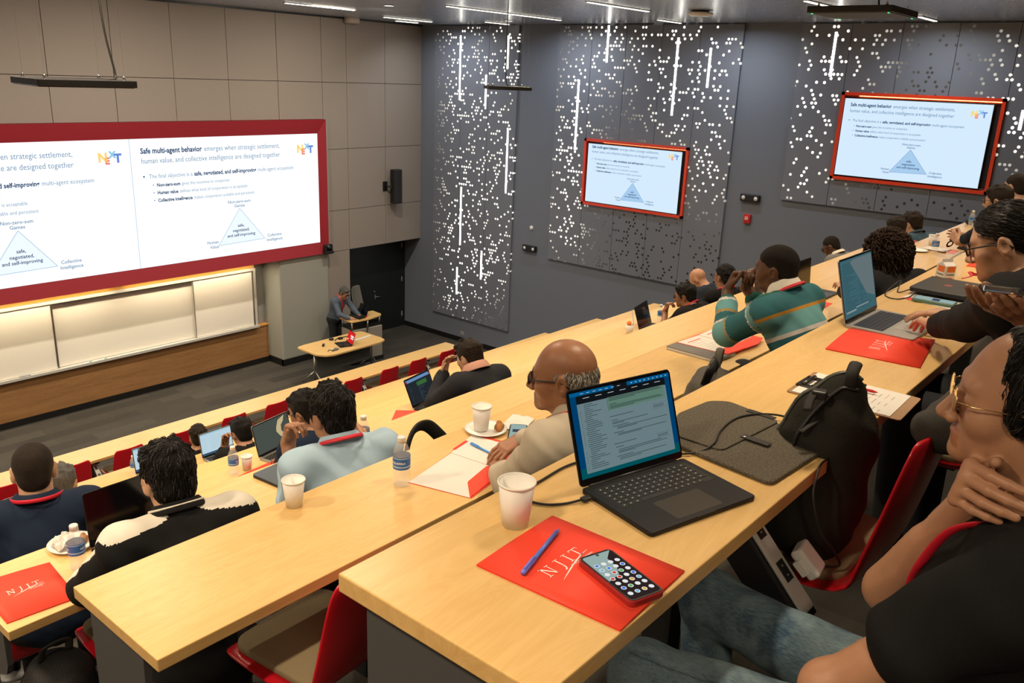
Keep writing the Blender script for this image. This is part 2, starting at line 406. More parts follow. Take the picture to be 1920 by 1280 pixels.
for (a, b_), w in zip(leds, places):
    cx, cy = (a[0]+b_[0])/2, (a[1]+b_[1])/2; ln = abs(b_[0]-a[0])
    e = empty('ceiling_light', (cx, cy, ZC)); tag(e, 'thin linear ceiling light, '+w, 'ceiling light', 'linear lights in the metal ceiling')
    mb = MB(); mb.box(-ln/2-.02, ln/2+.02, -.035, .035, -.012, 0); mb.build('housing', M_alu, e)
    mb = MB(); mb.box(-ln/2, ln/2, -.022, .022, -.018, -.0125); mb.build('diffuser', M_led, e)
for (x, y), w in (((9.46,10.45),'above the front floor'),((12.6,10.7),'above the left perforated panel')):
    e = empty('downlight', (x, y, ZC)); tag(e, 'small round recessed ceiling downlight '+w, 'ceiling light', 'round downlights')
    mb = MB(); mb.lathe([(.085,-.012),(.10,-.012),(.10,0),(.085,0)], 24); mb.build('trim_ring', M_alu, e)
    mb = MB(); mb.lathe([(0,-.006),(.084,-.006)], 24); mb.build('lamp', M_led, e)
e = empty('access_point', (11.25, 6.1, ZC)); tag(e, 'white flat ceiling device with dark base above the middle screen', 'ceiling device')
mb = MB(); mb.lathe([(0,-.075),(.13,-.07),(.17,-.05),(.18,-.03),(.15,-.02)], 28); mb.build('cover', M_white, e)
mb = MB(); mb.lathe([(.12,0),(.12,-.022),(0,-.022)], 28); mb.build('base_plate', M_black, e)
e = empty('ceiling_speaker', (11.5, 13.78, ZC)); tag(e, 'beige round ceiling speaker against the top of the beige front wall', 'ceiling speaker')
mb = MB(); mb.lathe([(0,-.11),(.12,-.11),(.15,-.09),(.15,-.0),(0,0)], 28); mb.build('housing', mat('beige_cover', (.45,.38,.32), .6), e)

# ---- hanging microphone panels
def mic_panel(loc, rz, label, led=False):
    e = empty('hanging_microphone', loc, rz); tag(e, label, 'hanging microphone', 'hanging ceiling microphones')
    mb = MB(); mb.box(-.3,.3,-.3,.3,-.022,.022); mb.build('housing', mat('graphite_panel', (.02,.021,.024), .45), e, bevel=.004)
    mb = MB(); mb.box(-.285,.285,-.285,.285,-.026,-.0225); mb.build('grille', mat('dark_grille', (.05,.06,.075), .6), e)
    for sx in (-1,1):
        for sy in (-1,1):
            if led: m2 = MB(); m2.box(sx*.27-.012,sx*.27+.012,sy*.27-.004,sy*.27+.004,-.030,-.0265); m2.build('status_led', emit('green_led', (.05,.9,.25), 2.0), e)
            m2 = MB(); m2.tube([(sx*.24,sy*.24,.022),(sx*.24,sy*.24,ZC-loc[2])], .0007, 5); m2.build('suspension_wire', M_alu, e)
            m2 = MB(); m2.lathe([(0,.022),(.011,.022),(.009,.04),(.004,.05),(0,.05)], 8, (sx*.24,sy*.24,0)); m2.build('cable_gripper', M_chrome, e)
    m2 = MB(); m2.tube(spline([(.20,-.06,.022),(.25,-.05,.03),(.26,-.02,.08),(.22,0,.4),(.19,0,ZC-loc[2])]), .007); m2.build('cable', M_cable, e)
    return e
mic_panel((2.63, 5.98, 5.685), -.12, 'black square microphone panel hanging over the front rows, leftmost of three')
mic_panel((9.46, 8.02, 5.67), PI/4+.06, 'thin black microphone panel hanging in front of the left perforated panel')
mic_panel((6.72, 2.32, 6.38), .0, 'black microphone panel with green lights hanging near the ceiling at top right', True)

# ---- slides
SLIDE_INK = [emit('ink_bold', srgb(20,66,112), .9), emit('ink_light', srgb(112,146,178), .95), emit('ink_line', srgb(150,185,215), 1.0), emit('ink_fill', srgb(236,247,255), 1.06),
             emit('logo_yellow', srgb(255,218,120), 1.0), emit('logo_red', srgb(244,140,120), 1.0), emit('logo_sky', srgb(150,205,238), 1.0), emit('logo_blue', srgb(105,140,215), 1.0)]
TV_INK = [emit('tv_bold', srgb(30,70,120), .8), emit('tv_light', srgb(95,135,180), .85), emit('tv_line', srgb(120,160,205), .85), emit('tv_fill', srgb(172,210,245), .95)] + SLIDE_INK[4:]
def slide_parts():
    T_, B_, D_, G_ = MB(), MB(), MB(), MB(); logo = []
    x = put_text(T_, 'Safe multi-agent behavior', .0335, .045, .505, 0, bold=.0009, sx=.86)
    put_text(T_, 'emerges when strategic settlement,', .0335, x+.010, .505, 1, sx=.86)
    put_text(T_, 'human value, and collective intelligence are designed together', .0335, .045, .462, 1, sx=.86)
    B_.add([(.052+.004*math.cos(a*PI/4), .405+.004*math.sin(a*PI/4), 0) for a in range(8)], [tuple(range(8))], 0)
    x = put_text(B_, 'The final objective is a ', .0265, .075, .396, 1, sx=.88)
    x = put_text(B_, 'safe, negotiated, and self-improving', .0265, x+.008, .396, 0, bold=.0008, sx=.88)
    put_text(B_, 'multi-agent ecosystem', .0265, x+.008, .396, 1, sx=.88)
    for i, (b_, t) in enumerate((('Non-zero-sum','gives the incentive to cooperate'),('Human value','defines what kind of cooperation is acceptable'),('Collective intelligence','makes cooperation scalable and persistent'))):
        y = .358 - i*.034
        B_.add([(.092+.003*math.cos(a*PI/4), y+.008+.003*math.sin(a*PI/4), 0) for a in range(8)], [tuple(range(8))], 1)
        x = put_text(B_, b_, .0215, .108, y, 0, bold=.0007, sx=.88); put_text(B_, t, .0215, x+.007, y, 1, sx=.88)
    A, Bp, C = (.52,.225), (.395,.055), (.655,.062)
    D_.add([(A[0],A[1],-.0003),(Bp[0],Bp[1],-.0003),(C[0],C[1],-.0003)], [(0,1,2)], 3)
    for p, q in ((A,Bp),(Bp,C),(C,A)):
        d = Vector((q[0]-p[0], q[1]-p[1])).normalized(); n = Vector((-d.y, d.x))*.0011
        D_.add([(p[0]-n.x,p[1]-n.y,0),(q[0]-n.x,q[1]-n.y,0),(q[0]+n.x,q[1]+n.y,0),(p[0]+n.x,p[1]+n.y,0)], [(0,1,2,3)], 2)
    for t, x, y, s_, mi in (('Non-zero-sum',.52,.252,.021,1),('Games',.52,.232,.021,1),('Human',.365,.068,.021,1),('Value',.372,.045,.021,1),('Collective',.712,.068,.021,1),('Intelligence',.712,.045,.021,1),('safe,',.522,.135,.021,0),('negotiated,',.522,.112,.021,0),('and self-improving',.522,.089,.021,0)):
        put_text(G_, t, s_, x, y, mi, 'CENTER', bold=.0003)
    for ch, x, y, s_, mi in (('N',.868,.478,.052,4),('E',.897,.468,.038,5),('X',.917,.494,.036,6),('T',.938,.474,.050,7)):
        L_ = MB(); put_text(L_, ch, s_, x, y, mi, bold=.0025); logo.append(L_)
    return [('slide_title', T_), ('slide_bullets', B_), ('slide_triangle', D_), ('slide_captions', G_)]+[('slide_logo', l) for l in logo]
SL = slide_parts()
def place_slide(parent, o, u, v, w, inks, off=.004):
    u = Vector(u); v = Vector(v); n = u.cross(v)
    for nm_, mb in SL:
        ob = mb.build(nm_, inks, parent)
        ob.matrix_local = Matrix(((u.x*w,v.x*w,n.x*w,o[0]+n.x*off),(u.y*w,v.y*w,n.y*w,o[1]+n.y*off),(u.z*w,v.z*w,n.z*w,o[2]+n.z*off),(0,0,0,1)))
# ---- LED wall
e = empty('video_wall', (7.0, YF, 2.2)); tag(e, 'wide bright video wall in a red felt frame on the front wall', 'video wall')
def W2(mb, name, mats, par, **k):
    o = mb.build(name, mats, None, **k); o.parent = par; o.location = -Vector(par.location); return o
fx0, fx1, fz0, fz1 = -.75, 10.86, 2.21, 4.87; sx0, sx1, sz0, sz1 = -.6, 10.70, 2.44, 4.60
yo, yi = YF-.10, YF-.02
mb = MB()
O = [(fx0,yo,fz0),(fx1,yo,fz0),(fx1,yo,fz1),(fx0,yo,fz1)]; I = [(sx0,yi,sz0),(sx1,yi,sz0),(sx1,yi,sz1),(sx0,yi,sz1)]; Bk = [(p[0],YN-.06,p[2]) for p in O]
mb.add(O+I+Bk, [(0,1,5,4),(1,2,6,5),(2,3,7,6),(3,0,4,7),(0,8,9,1),(1,9,10,2),(2,10,11,3),(3,11,8,0),(8,11,10,9)], 0)
W2(mb, 'frame', M_redfab, e)
mb = MB(); mb.box(sx0, sx1, yi-.004, yi+.03, sz0, sz1); W2(mb, 'screen', emit('video_wall_white', (.93,.97,1.0), 1.14), e)
for x0 in (6.905, 3.07):
    s = place_slide(e, (x0-7.0, yi-.004-YF, sz0+.0-2.2), (1,0,0), (0,0,1), 3.80, SLIDE_INK)
mb = MB(); mb.box(6.898,6.905,yi-.006,yi-.0045,sz0,sz1); W2(mb, 'slide_divider', SLIDE_INK[2], e)
# ---- whiteboards
e = empty('sliding_whiteboard', (7.0, YN, .81)); tag(e, 'row of cream lit sliding whiteboards below the video wall', 'whiteboard')
mb = MB(); mb.box(-.5, 9.44, YN-.10, YN+.02, 1.955, 2.0); mb.box(9.39, 9.44, YN-.10, YN, .83, 1.955); W2(mb, 'rail_frame', M_lgrey, e, bevel=.004)
mb = MB(); mb.box(-.5, 9.44, YN-.15, YN, .815, .832); mb.box(-.5, 9.44, YN-.155, YN-.145, .80, .845); W2(mb, 'marker_tray', M_lgrey, e)
mb = MB(); mb.box(-.5, 9.44, YN-.05, YN+.01, 2.005, 2.085); W2(mb, 'veneer_band', M_cab, e)
for x0, x1, y in ((-.5,2.9,YN-.03),(2.85,5.57,YN-.075),(5.55,8.12,YN-.03),(8.08,9.38,YN-.075)):
    b_ = MB(); b_.box(x0, x1, y-.012, y, .84, 1.955 if y < YN-.05 else 1.925); ob = W2(b_, 'board', M_wb, e)
    f_ = MB(); f_.box(x1-.03, x1, y-.022, y-.0125, .84, 1.945); f_.build('board_edge', M_alu, ob); f_ = MB(); f_.box(x0, x0+.015, y-.022, y-.0125, .84, 1.945); f_.build('board_edge', M_alu, ob)
for x, w, mt, lb, cat in ((4.93,.16,M_grey,'grey felt board eraser on the marker tray, left end','eraser'),):
    b_ = MB(); b_.box(-w/2,w/2,-.025,.025,0,.03); o = b_.build('eraser', mt, bevel=.006); o.location = (5.02,YN-.115,.833); tag(o, lb, cat)
M_mk = mat('green_marker', (.05,.30,.16), .4)
for i, (x, lb) in enumerate(((6.02,'green marker lying on the whiteboard tray, left of its twin'),(6.28,'green marker lying on the whiteboard tray, right of its twin'))):
    e2 = empty('marker', (x, YN-.12, .842)); tag(e2, lb, 'marker', 'markers on the tray')
    b_ = MB(); b_.tube([(-.07,0,0),(.03,0,0)], .009, 10); b_.build('barrel', M_white, e2); b_ = MB(); b_.tube([(.03,0,0),(.075,0,0)], .0095, 10); b_.build('cap', M_mk, e2)
# ---- camera and speaker on the front wall
e = empty('video_camera', (10.80, YF-.14, 2.30)); tag(e, 'black pan tilt camera at the lower right corner of the red frame', 'camera')
mb = MB(); mb.box(-.10,.10,-.07,.07,-.09,-.03); mb.box(-.03,.03,.05,.12,-.09,-.05); mb.build('base', M_black, e, bevel=.012)
mb = MB(); mb.box(-.085,-.06,-.05,.05,-.03,.10); mb.box(.06,.085,-.05,.05,-.03,.10); mb.build('yoke', M_black, e, bevel=.008)
mb = MB(); mb.sphere((0,0,.05), .058, 20); mb.tube([(0,-.03,.05),(-.02,-.085,.045)], .036, 18); mb.build('lens_head', mat('camera_black', (.02,.02,.022), .25), e)
e = empty('wall_speaker', (12.66, YF-.17, 3.45)); tag(e, 'tall black loudspeaker bracketed to the beige front wall', 'loudspeaker')
mb = MB(); mb.prism([(-.11,.08),(-.11,-.05),(-.06,-.11),(.06,-.11),(.12,-.05),(.12,.08)], -.36, .36); mb.build('cabinet', M_blackm, e, bevel=.01)
mb = MB(); mb.box(-.16,-.11,-.01,.02,-.06,.08); mb.tube([(-.10,.0,.0),(-.17,.06,0),(-.17,.17,0)], .018); mb.box(-.24,-.12,.155,.17,-.10,.10); mb.build('bracket', M_black, e)

# ---- perforated panels with tubes
pan = M_walls
def panel(y0, y1, z0, z1, strips, extra, label, name, hole=None, seams=(), dens=.5):
    st = [(y, a, b_, 1.0) for (y, a, b_) in strips] + extra  # extra: unseen tube lines added to brighten more of the holes
    m = perf_mat(name, st, (.165,.182,.222), len(label)*1.7, dens=dens)
    e = empty('perforated_panel', (XW, (y0+y1)/2, z0)); tag(e, label, 'wall panel', 'backlit perforated panels on the right wall')
    mb = MB(); X0, X1 = XW-.045, XW-.001; ys = sorted([y0, y1]+list(seams)); g2 = .004
    for a, b_ in zip(ys[:-1], ys[1:]):
        a += g2; b_ -= g2
        if hole and b_ > hole[0] and a < hole[1]:
            h0, h1, hz0, hz1 = hole
            mb.box(X0,X1,a,b_,z0,hz0); mb.box(X0,X1,a,b_,hz1,z1)
            if a < h0: mb.box(X0,X1,a,h0,hz0,hz1)
            if b_ > h1: mb.box(X0,X1,h1,b_,hz0,hz1)
        else: mb.box(X0,X1,a,b_,z0,z1)
    o = mb.build('perforated_sheet', m, None); o.parent = e; o.location = -Vector(e.location)
    for (y, a, b_) in strips:
        t = MB(); t.box(X0-.004, X0+.01, y-.019, y+.019, a, b_); q = t.build('light_tube', M_tube, None); q.parent = e; q.location = -Vector(e.location)
    return e
panel(11.20, 13.50, .56, 6.77, [(12.76,5.30,6.58),(11.47,5.96,6.58),(12.03,5.21,5.83),(11.40,3.51,4.79),(12.66,2.23,3.50),(12.02,1.57,2.20),(12.735,1.10,1.72)],
      [(12.7,2.0,4.6,.5),(11.5,1.8,3.4,.5),(12.1,3.2,4.6,.35)], 'left backlit perforated wall panel, densest pin lights, beside the beige front wall', 'perforated_left', seams=(11.97,12.73), dens=.62)
panel(6.50, 10.23, 2.33, 6.77, [(9.12,6.13,6.76),(9.71,4.53,5.81),(7.685,5.28,6.56),(7.06,5.77,6.40)],
      [(9.85,2.9,4.5,1.0),(8.2,5.9,6.7,.55),(6.85,4.2,6.2,.7)], 'middle backlit perforated wall panel holding the smaller screen', 'perforated_middle', hole=(7.27,9.47,3.535,4.765), seams=(7.27,8.0,8.73,9.47), dens=.62)
panel(1.0, 5.54, 4.08, 6.77, [(5.01,6.01,6.65),(2.33,5.40,5.66)],
      [(5.2,4.5,5.9,1.0),(2.5,6.1,6.6,.25),(4.3,6.2,6.6,.12)], 'right backlit perforated wall panel around the large right screen', 'perforated_right', hole=(2.55,4.78,4.50,5.80), seams=(1.85,2.55,3.3,4.05,4.78), dens=.52)
def tv(y0, y1, z0, z1, sy0, sy1, sz0, sz1, label, right_lit):
    e = empty('display_screen', (XW, (y0+y1)/2, z0)); tag(e, label, 'screen', 'red framed screens on the right wall')
    xo = XW-.085; xi = XW-.005
    def P(mb, name, m_, par=e, **k):
        o = mb.build(name, m_, None, **k); o.parent = par; o.location = -Vector(e.location); return o
    mb = MB(); t = .046
    mb.box(xo,xi,y0,y1,z0,z0+t); mb.box(xo,xi,y0,y1,z1-t,z1); mb.box(xo,xi,y0,y0+t,z0,z1); mb.box(xo,xi,y1-t,y1,z0,z1)
    mb.box(xi-.012,xi,y0,y1,z0,sz0-.01); mb.box(xi-.012,xi,y0,y1,sz1+.01,z1); mb.box(xi-.012,xi,sy1,y1,z0,z1)
    P(mb, 'frame', M_redgloss)
    mb = MB(); mb.box(xi-.010,xi,y0+t,sy0,z0+.08,z1-t); P(mb, 'recess_back', M_blackm)
    mb = MB(); mb.box(xi-.05,xi-.02,sy0,sy1,sz0,sz1); P(mb, 'bezel', M_black, bevel=.003)
    mb = MB(); mb.box(xi-.052,xi-.0502,sy0+.012,sy1-.012,sz0+.012,sz1-.012); P(mb, 'screen', emit('tv_picture', srgb(212,234,252), 1.02))
    w = sy1-sy0-.024
    s = place_slide(e, (xi-.052-XW, sy1-.012-(y0+y1)/2, sz0+.012-z0), (0,-1,0), (0,0,1), w, TV_INK, off=.002)
    mb = MB(); mb.box(xi-.025,xi-.013,y0+.05,y1-(.25 if right_lit else .4),sz1+.022,sz1+.032); P(mb, 'light_tube', emit('backlight_amber', (1,.42,.14), 6))
    if right_lit:
        mb = MB(); mb.box(xi-.03,xi-.018,y0+.028,y0+.045,z0+.12,z1-.08); P(mb, 'light_tube', M_tube)
tv(7.27,9.47,3.535,4.765,7.385,9.40,3.585,4.69,'smaller red framed slide screen on the middle perforated panel',False)
tv(2.55,4.78,4.50,5.80,2.68,4.735,4.56,5.72,'large red framed slide screen on the right perforated panel',True)
# ---- small wall devices
def emlight(y, z, label):
    e = empty('emergency_light', (XW, y, z)); tag(e, label, 'emergency light', 'black twin emergency lights')
    mb = MB(); mb.box(-.07,0,-.17,.17,-.06,.06); mb.build('housing', M_black, e, bevel=.012)
    for s in (-.11,.11):
        m2 = MB(); m2.lathe([(0,.012),(.025,.010),(.034,0)], 16, M=Matrix.Translation((-.07,s,0)) @ Matrix.Rotation(-PI/2,4,'Y')); m2.build('lamp', mat('lamp_glass', (.7,.7,.72), .15), e)
emlight(10.71, 2.46, 'black twin emergency light on the wall between left and middle panels')
emlight(6.06, 4.04, 'black twin emergency light above the red fire alarm')
e = empty('fire_alarm', (XW, 6.075, 3.69)); tag(e, 'red fire alarm strobe box below the right emergency light', 'fire alarm')
mb = MB(); mb.box(-.05,0,-.06,.06,-.075,.075); mb.build('housing', mat('alarm_red', (.55,.02,.02), .35), e, bevel=.006)
mb = MB(); mb.box(-.065,-.05,-.03,.03,-.02,.04); mb.build('strobe_lens', mat('strobe', (.75,.35,.33), .15), e, bevel=.004)
e = empty('wall_sensor', (XW, 10.71, 2.88)); tag(e, 'small white round sensor on the grey wall above the emergency light', 'sensor')
mb = MB(); mb.lathe([(0,.03),(.03,.028),(.045,.01),(.045,0)], 20, M=Matrix.Rotation(-PI/2,4,'Y')); mb.build('cover', M_white, e)
e = empty('wall_outlet', (XW, 12.57, .21)); tag(e, 'grey wall socket plate low on the side wall', 'socket')
mb = MB(); mb.box(-.008,0,-.06,.06,-.045,.045); mb.build('plate', M_grey, e, bevel=.002)
for s in (-.028,.028):
    mb = MB(); mb.box(-.011,-.008,s-.018,s+.018,-.03,.03); mb.build('socket_face', mat('socket_face', (.33,.32,.3), .4), e)
# ================================================================== ROWS OF DESKS
row_words = dict(f='nearest', e='second nearest', d='third nearest', c='fourth nearest', c2='fifth nearest', q='third from the front', b2='second from the front riser', b='first raised', a='front')
row_lab = dict(f='nearest long maple desk with the open dark laptop and red folder on it', e='long maple desk with the open white folder, just below the nearest desk',
  d='long maple desk with black laptop and red folder at its left end', c='long maple desk under the open silver laptop, fourth from the camera',
  c2='long maple desk in mid hall with the bent navy suit man, fifth from the camera', q='long maple desk carrying two bright laptops at left, sixth from the camera',
  b2='long maple desk seventh from the camera, small bottle at its left', b='long maple desk just behind the empty red chairs of the front row', a='long maple front row desk beside the bare dark carpet')
def support_leg(x, r, root):
    yf, z = ROW[r]; yn = yf-DEPTH; fz = FZ(r) if r != 'a' else 0
    mb = MB(); mb.box(x-.035,x+.035,yf-.20,yf-.12,fz,z-.04); mb.box(x-.03,x+.03,yn+.03,yf-.08,z-.075,z-.038)
    o = mb.build('support_leg', M_blackm, root)
    a = Vector((x, yn+.14, z-.10)); b_ = Vector((x, yn-.05, z-.30)); d = (b_-a).normalized(); nrm = Vector((0,-d.z,d.y)); nrm = nrm if nrm.z > 0 else -nrm
    c = (a+b_)/2; L = (b_-a).length/2
    mb = MB(); mb.obox(c-nrm*.05, (1,0,0), d, nrm, .042, L+.04, .045); mb.build('outlet_box', M_blackm, root, bevel=.006)
    mb = MB(); mb.obox(c-nrm*.0, (1,0,0), d, nrm, .031, L+.02, .004); p = mb.build('outlet_plate', M_lgrey, root, bevel=.003)
    for t in (-.062, .052):
        mb = MB(); mb.obox(c+d*t+nrm*.0045, (1,0,0), d, nrm, .016, .026, .0015); mb.obox(c+d*(t-.012)+nrm*.0062,(1,0,0),d,nrm,.004,.002,.0005,1); mb.obox(c+d*(t+.012)+nrm*.0062,(1,0,0),d,nrm,.004,.002,.0005,1)
        mb.build('socket', [M_black, M_grey], p)
legs_x = dict(f=[1.80,3.30,5.0,6.7,8.4,10.1], e=[1.78,3.3,5.0,6.7,8.4,10.1], a=[1.3,2.9,4.49,6.05,7.6,9.14,10.70])
for r in ['a','b','b2','q','c2','c','d','e','f']:
    yf, z = ROW[r]; yn = yf-DEPTH
    e = empty('lecture_desk', (XL, yf, FZ(r) if r != 'a' else 0)); tag(e, row_lab[r], 'desk', 'long desks of the lecture hall rows')
    def B(mb, name, m_, par=None, **k):
        o = mb.build(name, m_, None, **k); o.parent = par or e
        if par is None: o.location = -Vector(e.location)
        return o
    mb = MB(); mb.box(XL, XR, yn, yf, z-.038, z)
    mb.m = [1,0,1,1,1,1]
    B(mb, 'desktop', [M_desk, M_edge], bevel=.003)
    fz = FZ(r) if r != 'a' else 0
    for x in (XL+.015, XR-.035):
        mb = MB(); pl = [(yf-.06, z-.038), (yf-.06, fz), (yf-.16, fz), (yf-.18, z-.33), (yn+.20, z-.29), (yn+.14, z-.26), (yn+.115, z-.21), (yn+.11, z-.038)]
        M = Matrix(((0,0,1,x),(1,0,0,0),(0,1,0,0),(0,0,0,1)))
        mb.prism(pl[::-1], 0, .02, M=M); B(mb, 'end_panel', M_dgrey)
    mb = MB(); mb.box(XL+.04, XR-.04, yf-.22, yf-.10, z-.16, z-.04); B(mb, 'cable_tray', M_blackm)
    holder = legs_x.get(r, [2.0,4.4,6.8,9.2])
    for x in holder:
        support_leg(x, r, e)
    for ch in e.children:
        if ch.location.length < 1e-6: ch.location = -Vector(e.location)

# ================================================================== CHAIRS
def shell_mb(w_scale=1):
    prof = [(.235,.425,.40),(.20,.437,.44),(.10,.440,.465),(-.05,.436,.47),(-.13,.440,.47),(-.185,.465,.465),(-.215,.52,.455),(-.235,.60,.445),(-.255,.70,.435),(-.275,.80,.42),(-.283,.845,.39),(-.286,.862,.34)]
    mb = MB(); n = 9; P = []; F = []
    for (y, z, w) in prof:
        for i in range(n):
            t = -1+2*i/(n-1); dy = .030*t*t if z > .5 else 0; dz = .008*t*t if z < .5 else 0
            P.append((t*w/2, y+dy, z+dz))
    for k in range(len(prof)-1):
        for i in range(n-1): F.append((k*n+i, k*n+i+1, (k+1)*n+i+1, (k+1)*n+i))
    mb.add(P, F, 0, True); return mb
shell_mesh = shell_mb().mesh('chair_shell', M_red)
def pad_mb():
    mb = MB(); P = rrect(.39, .37, .06, 5, 0, .03); mb.prism(P, .448, .475); return mb
pad_mesh = pad_mb().mesh('seat_pad', M_pad)
def ped_mb():
    mb = MB(); mb.box(-.03,.03,-.02,.34,.36,.41); mb.box(-.14,.14,-.10,.12,.405,.43); mb.tube([(0,.33,.39),(0,.40,.30),(0,.42,.02)], .028); mb.lathe([(0,.012),(.10,.010),(.11,0)], 16, (0,.42,0)); return mb
ped_mesh = ped_mb().mesh('swing_arm', M_black)
def chair(x, y, z, label, rz=0, group='red shell chairs on swing arms'):
    e = empty('lecture_chair', (x, y, z), rz); tag(e, label, 'chair', group)
    s = bpy.data.objects.new('shell', shell_mesh); COL.objects.link(s); s.parent = e
    md = s.modifiers.new('Solidify','SOLIDIFY'); md.thickness = .012; md.offset = 0
    md = s.modifiers.new('Subsurf','SUBSURF'); md.levels = 1; md.render_levels = 1
    p = bpy.data.objects.new('seat_pad', pad_mesh); COL.objects.link(p); p.parent = e
    md = p.modifiers.new('Bevel','BEVEL'); md.width = .010; md.segments = 3
    q = bpy.data.objects.new('swing_arm', ped_mesh); COL.objects.link(q); q.parent = e
    return e
def chair_y(r): return ROW[r][0]-DEPTH+.06
chair(2.10, chair_y('f'), FZ('f'), 'red shell chair holding the black backpack and dark jacket, right of the man in jeans')
chair(1.42, chair_y('e')+.03, FZ('e')-.02, 'empty red shell chair with olive seat at the left end of the second desk', rz=.10)
chair(1.36, chair_y('d'), FZ('d'), 'red shell chair under the person in the black and white jacket')
chair(3.10, chair_y('f')-.10, FZ('f'), 'red shell chair under the woman in the black blazer', rz=-.2)
xa = [3.34,4.12,4.84,5.60,6.45,7.20,8.0,8.72,9.55,10.24,11.0]
wa = ['leftmost chair visible of the front row','chair right of the navy polo man','chair left of the small bottle at the front row','chair behind the left bright laptop','chair above the dark haired head at the right bright laptop','chair left of the man with glasses','chair hidden by the man in the light blue shirt','chair just right of the light blue shirt head','third chair from the right of the front row','second chair from the right of the front row','rightmost chair of the front row, beside the pink hood']
for x, w in zip(xa, wa): chair(x, chair_y('a')+.02, 0, 'empty red front row chair, '+w, group='empty red chairs of the front row')
for x, w in ((1.30,'far left edge of the picture'),(2.0,'under the desk end with the red folder')):
    chair(x, chair_y('c'), FZ('c'), 'red shell chair of the fourth desk, '+w)

# ================================================================== TABLE ITEMS
def cup(x, y, z, label, s=1, grp='white paper cups', clear=False):
    e = empty('paper_cup' if not clear else 'plastic_cup', (x, y, z)); e.scale = (s,s,s); tag(e, label, 'cup', grp)
    mb = MB(); mb.lathe([(0,.004),(.0285,.004),(.0285,0),(.030,0),(.0415,.106),(.0405,.106),(.0292,.008),(0,.008)], 32)
    mb.build('cup_body', M_cup if not clear else M_clear, e)
    mb = MB(); mb.lathe([(.0405,.1055),(.0430,.1035),(.0445,.106),(.0435,.1090),(.0410,.1090),(.0405,.1055)], 32); mb.build('rolled_rim', M_cup if not clear else M_clear, e)
    return e
def bottle(x, y, z, label, fill=.55, s=1.0):
    e = empty('water_bottle', (x, y, z), random.random()*6); e.scale = (s,s,s); tag(e, label, 'bottle', 'plastic water bottles')
    prof = [(0,.004),(.018,.002),(.026,.0),(.0305,.006),(.031,.02),(.0295,.03),(.0315,.045),(.0300,.060),(.0318,.068),(.0318,.120),(.0308,.126),(.029,.138),(.022,.155),(.0135,.166),(.0125,.170)]
    mb = MB(); mb.lathe(prof, 28); mb.lathe([(r*.95, zz) for r, zz in prof[::-1]], 28); mb.build('bottle_body', M_water, e)
    mb = MB(); mb.lathe([(.0135,.168),(.0160,.168),(.0160,.186),(.0150,.189),(0,.189)], 24); mb.lathe([(.0150,.1665),(.0165,.1665),(.0165,.1675),(.0150,.1675)], 24); mb.build('cap', M_white, e)
    mb = MB(); mb.lathe([(.0322,.070),(.0322,.118)], 28); mb.build('label', M_blue, e)
    mb = MB(); mb.lathe([(.0324,.078),(.0324,.083)], 28); mb.lathe([(.0324,.112),(.0324,.115)], 28); mb.build('label_band', mat('label_pale', (.45,.6,.75), .4), e)
    for k in (0, PI):
        mb = MB(); put_text(mb, 'AQUAFINA', .0115, 0, .092, 0, 'CENTER', bold=.0003); R0 = .0325; mb.v = [(R0*math.sin(v[0]/R0+k), -R0*math.cos(v[0]/R0+k), v[1]) for v in mb.v]; mb.build('lettering', M_txtw, e)
    return e
def njit(par, x, y, z, s, rz=0):
    """white serif letters over a swoosh, two small lines under it"""
    it = []
    def R(x0,y0,x1,y1): it.append(([(x0,y0),(x1,y0),(x1,y1),(x0,y1)],0))
    def Q(*p): it.append((list(p),0))
    w = .045                                      # N
    R(-.01,0,.09,.014); R(.032,0,.050,.30); R(-.01,.286,.07,.30); Q((.03,.30),(.066,.30),(.238,0),(.205,0)); R(.215,0,.232,.30); R(.17,.286,.275,.30)
    R(.475,.06,.502,.30); R(.43,.286,.55,.30)       # J
    Q((.47,.08),(.505,.08),(.48,-.02),(.44,-.06),(.40,-.06),(.40,-.04),(.45,-.02))
    R(.725,.02,.752,.30); R(.68,.286,.795,.30); R(.68,.02,.795,.034)
    R(1.004,.04,1.031,.30); R(.90,.282,1.135,.30); Q((.90,.275),(.90,.22),(.915,.275)); Q((1.135,.275),(1.12,.275),(1.135,.22)); R(.955,.04,1.08,.06)
    A = []                                          # swoosh
    for i in range(13):
        t = i/12; xx = .10+1.15*t; yy = -.22+.30*math.sin(t*1.45)*1.0-.0; A.append((xx,yy))
    for i in range(12):
        t0, t1 = .004+.028*math.sin(PI*i/12), .004+.028*math.sin(PI*(i+1)/12)
        Q((A[i][0],A[i][1]-t0),(A[i+1][0],A[i+1][1]-t1),A[i+1],A[i])
    mb = MB()
    for poly, mi in it: mb.add([(p[0]*s*.16, p[1]*s*.16, 0) for p in poly], [tuple(range(len(poly)))], 0)
    put_text(mb, 'New Jersey Institute', .0125*s, .095*s, -.011*s, 0); put_text(mb, 'of Technology', .0125*s, .112*s, -.025*s, 0)
    o = mb.build('printed_emblem', M_txtw, par); o.location = (x,y,z); o.rotation_euler = (0,0,rz); return o
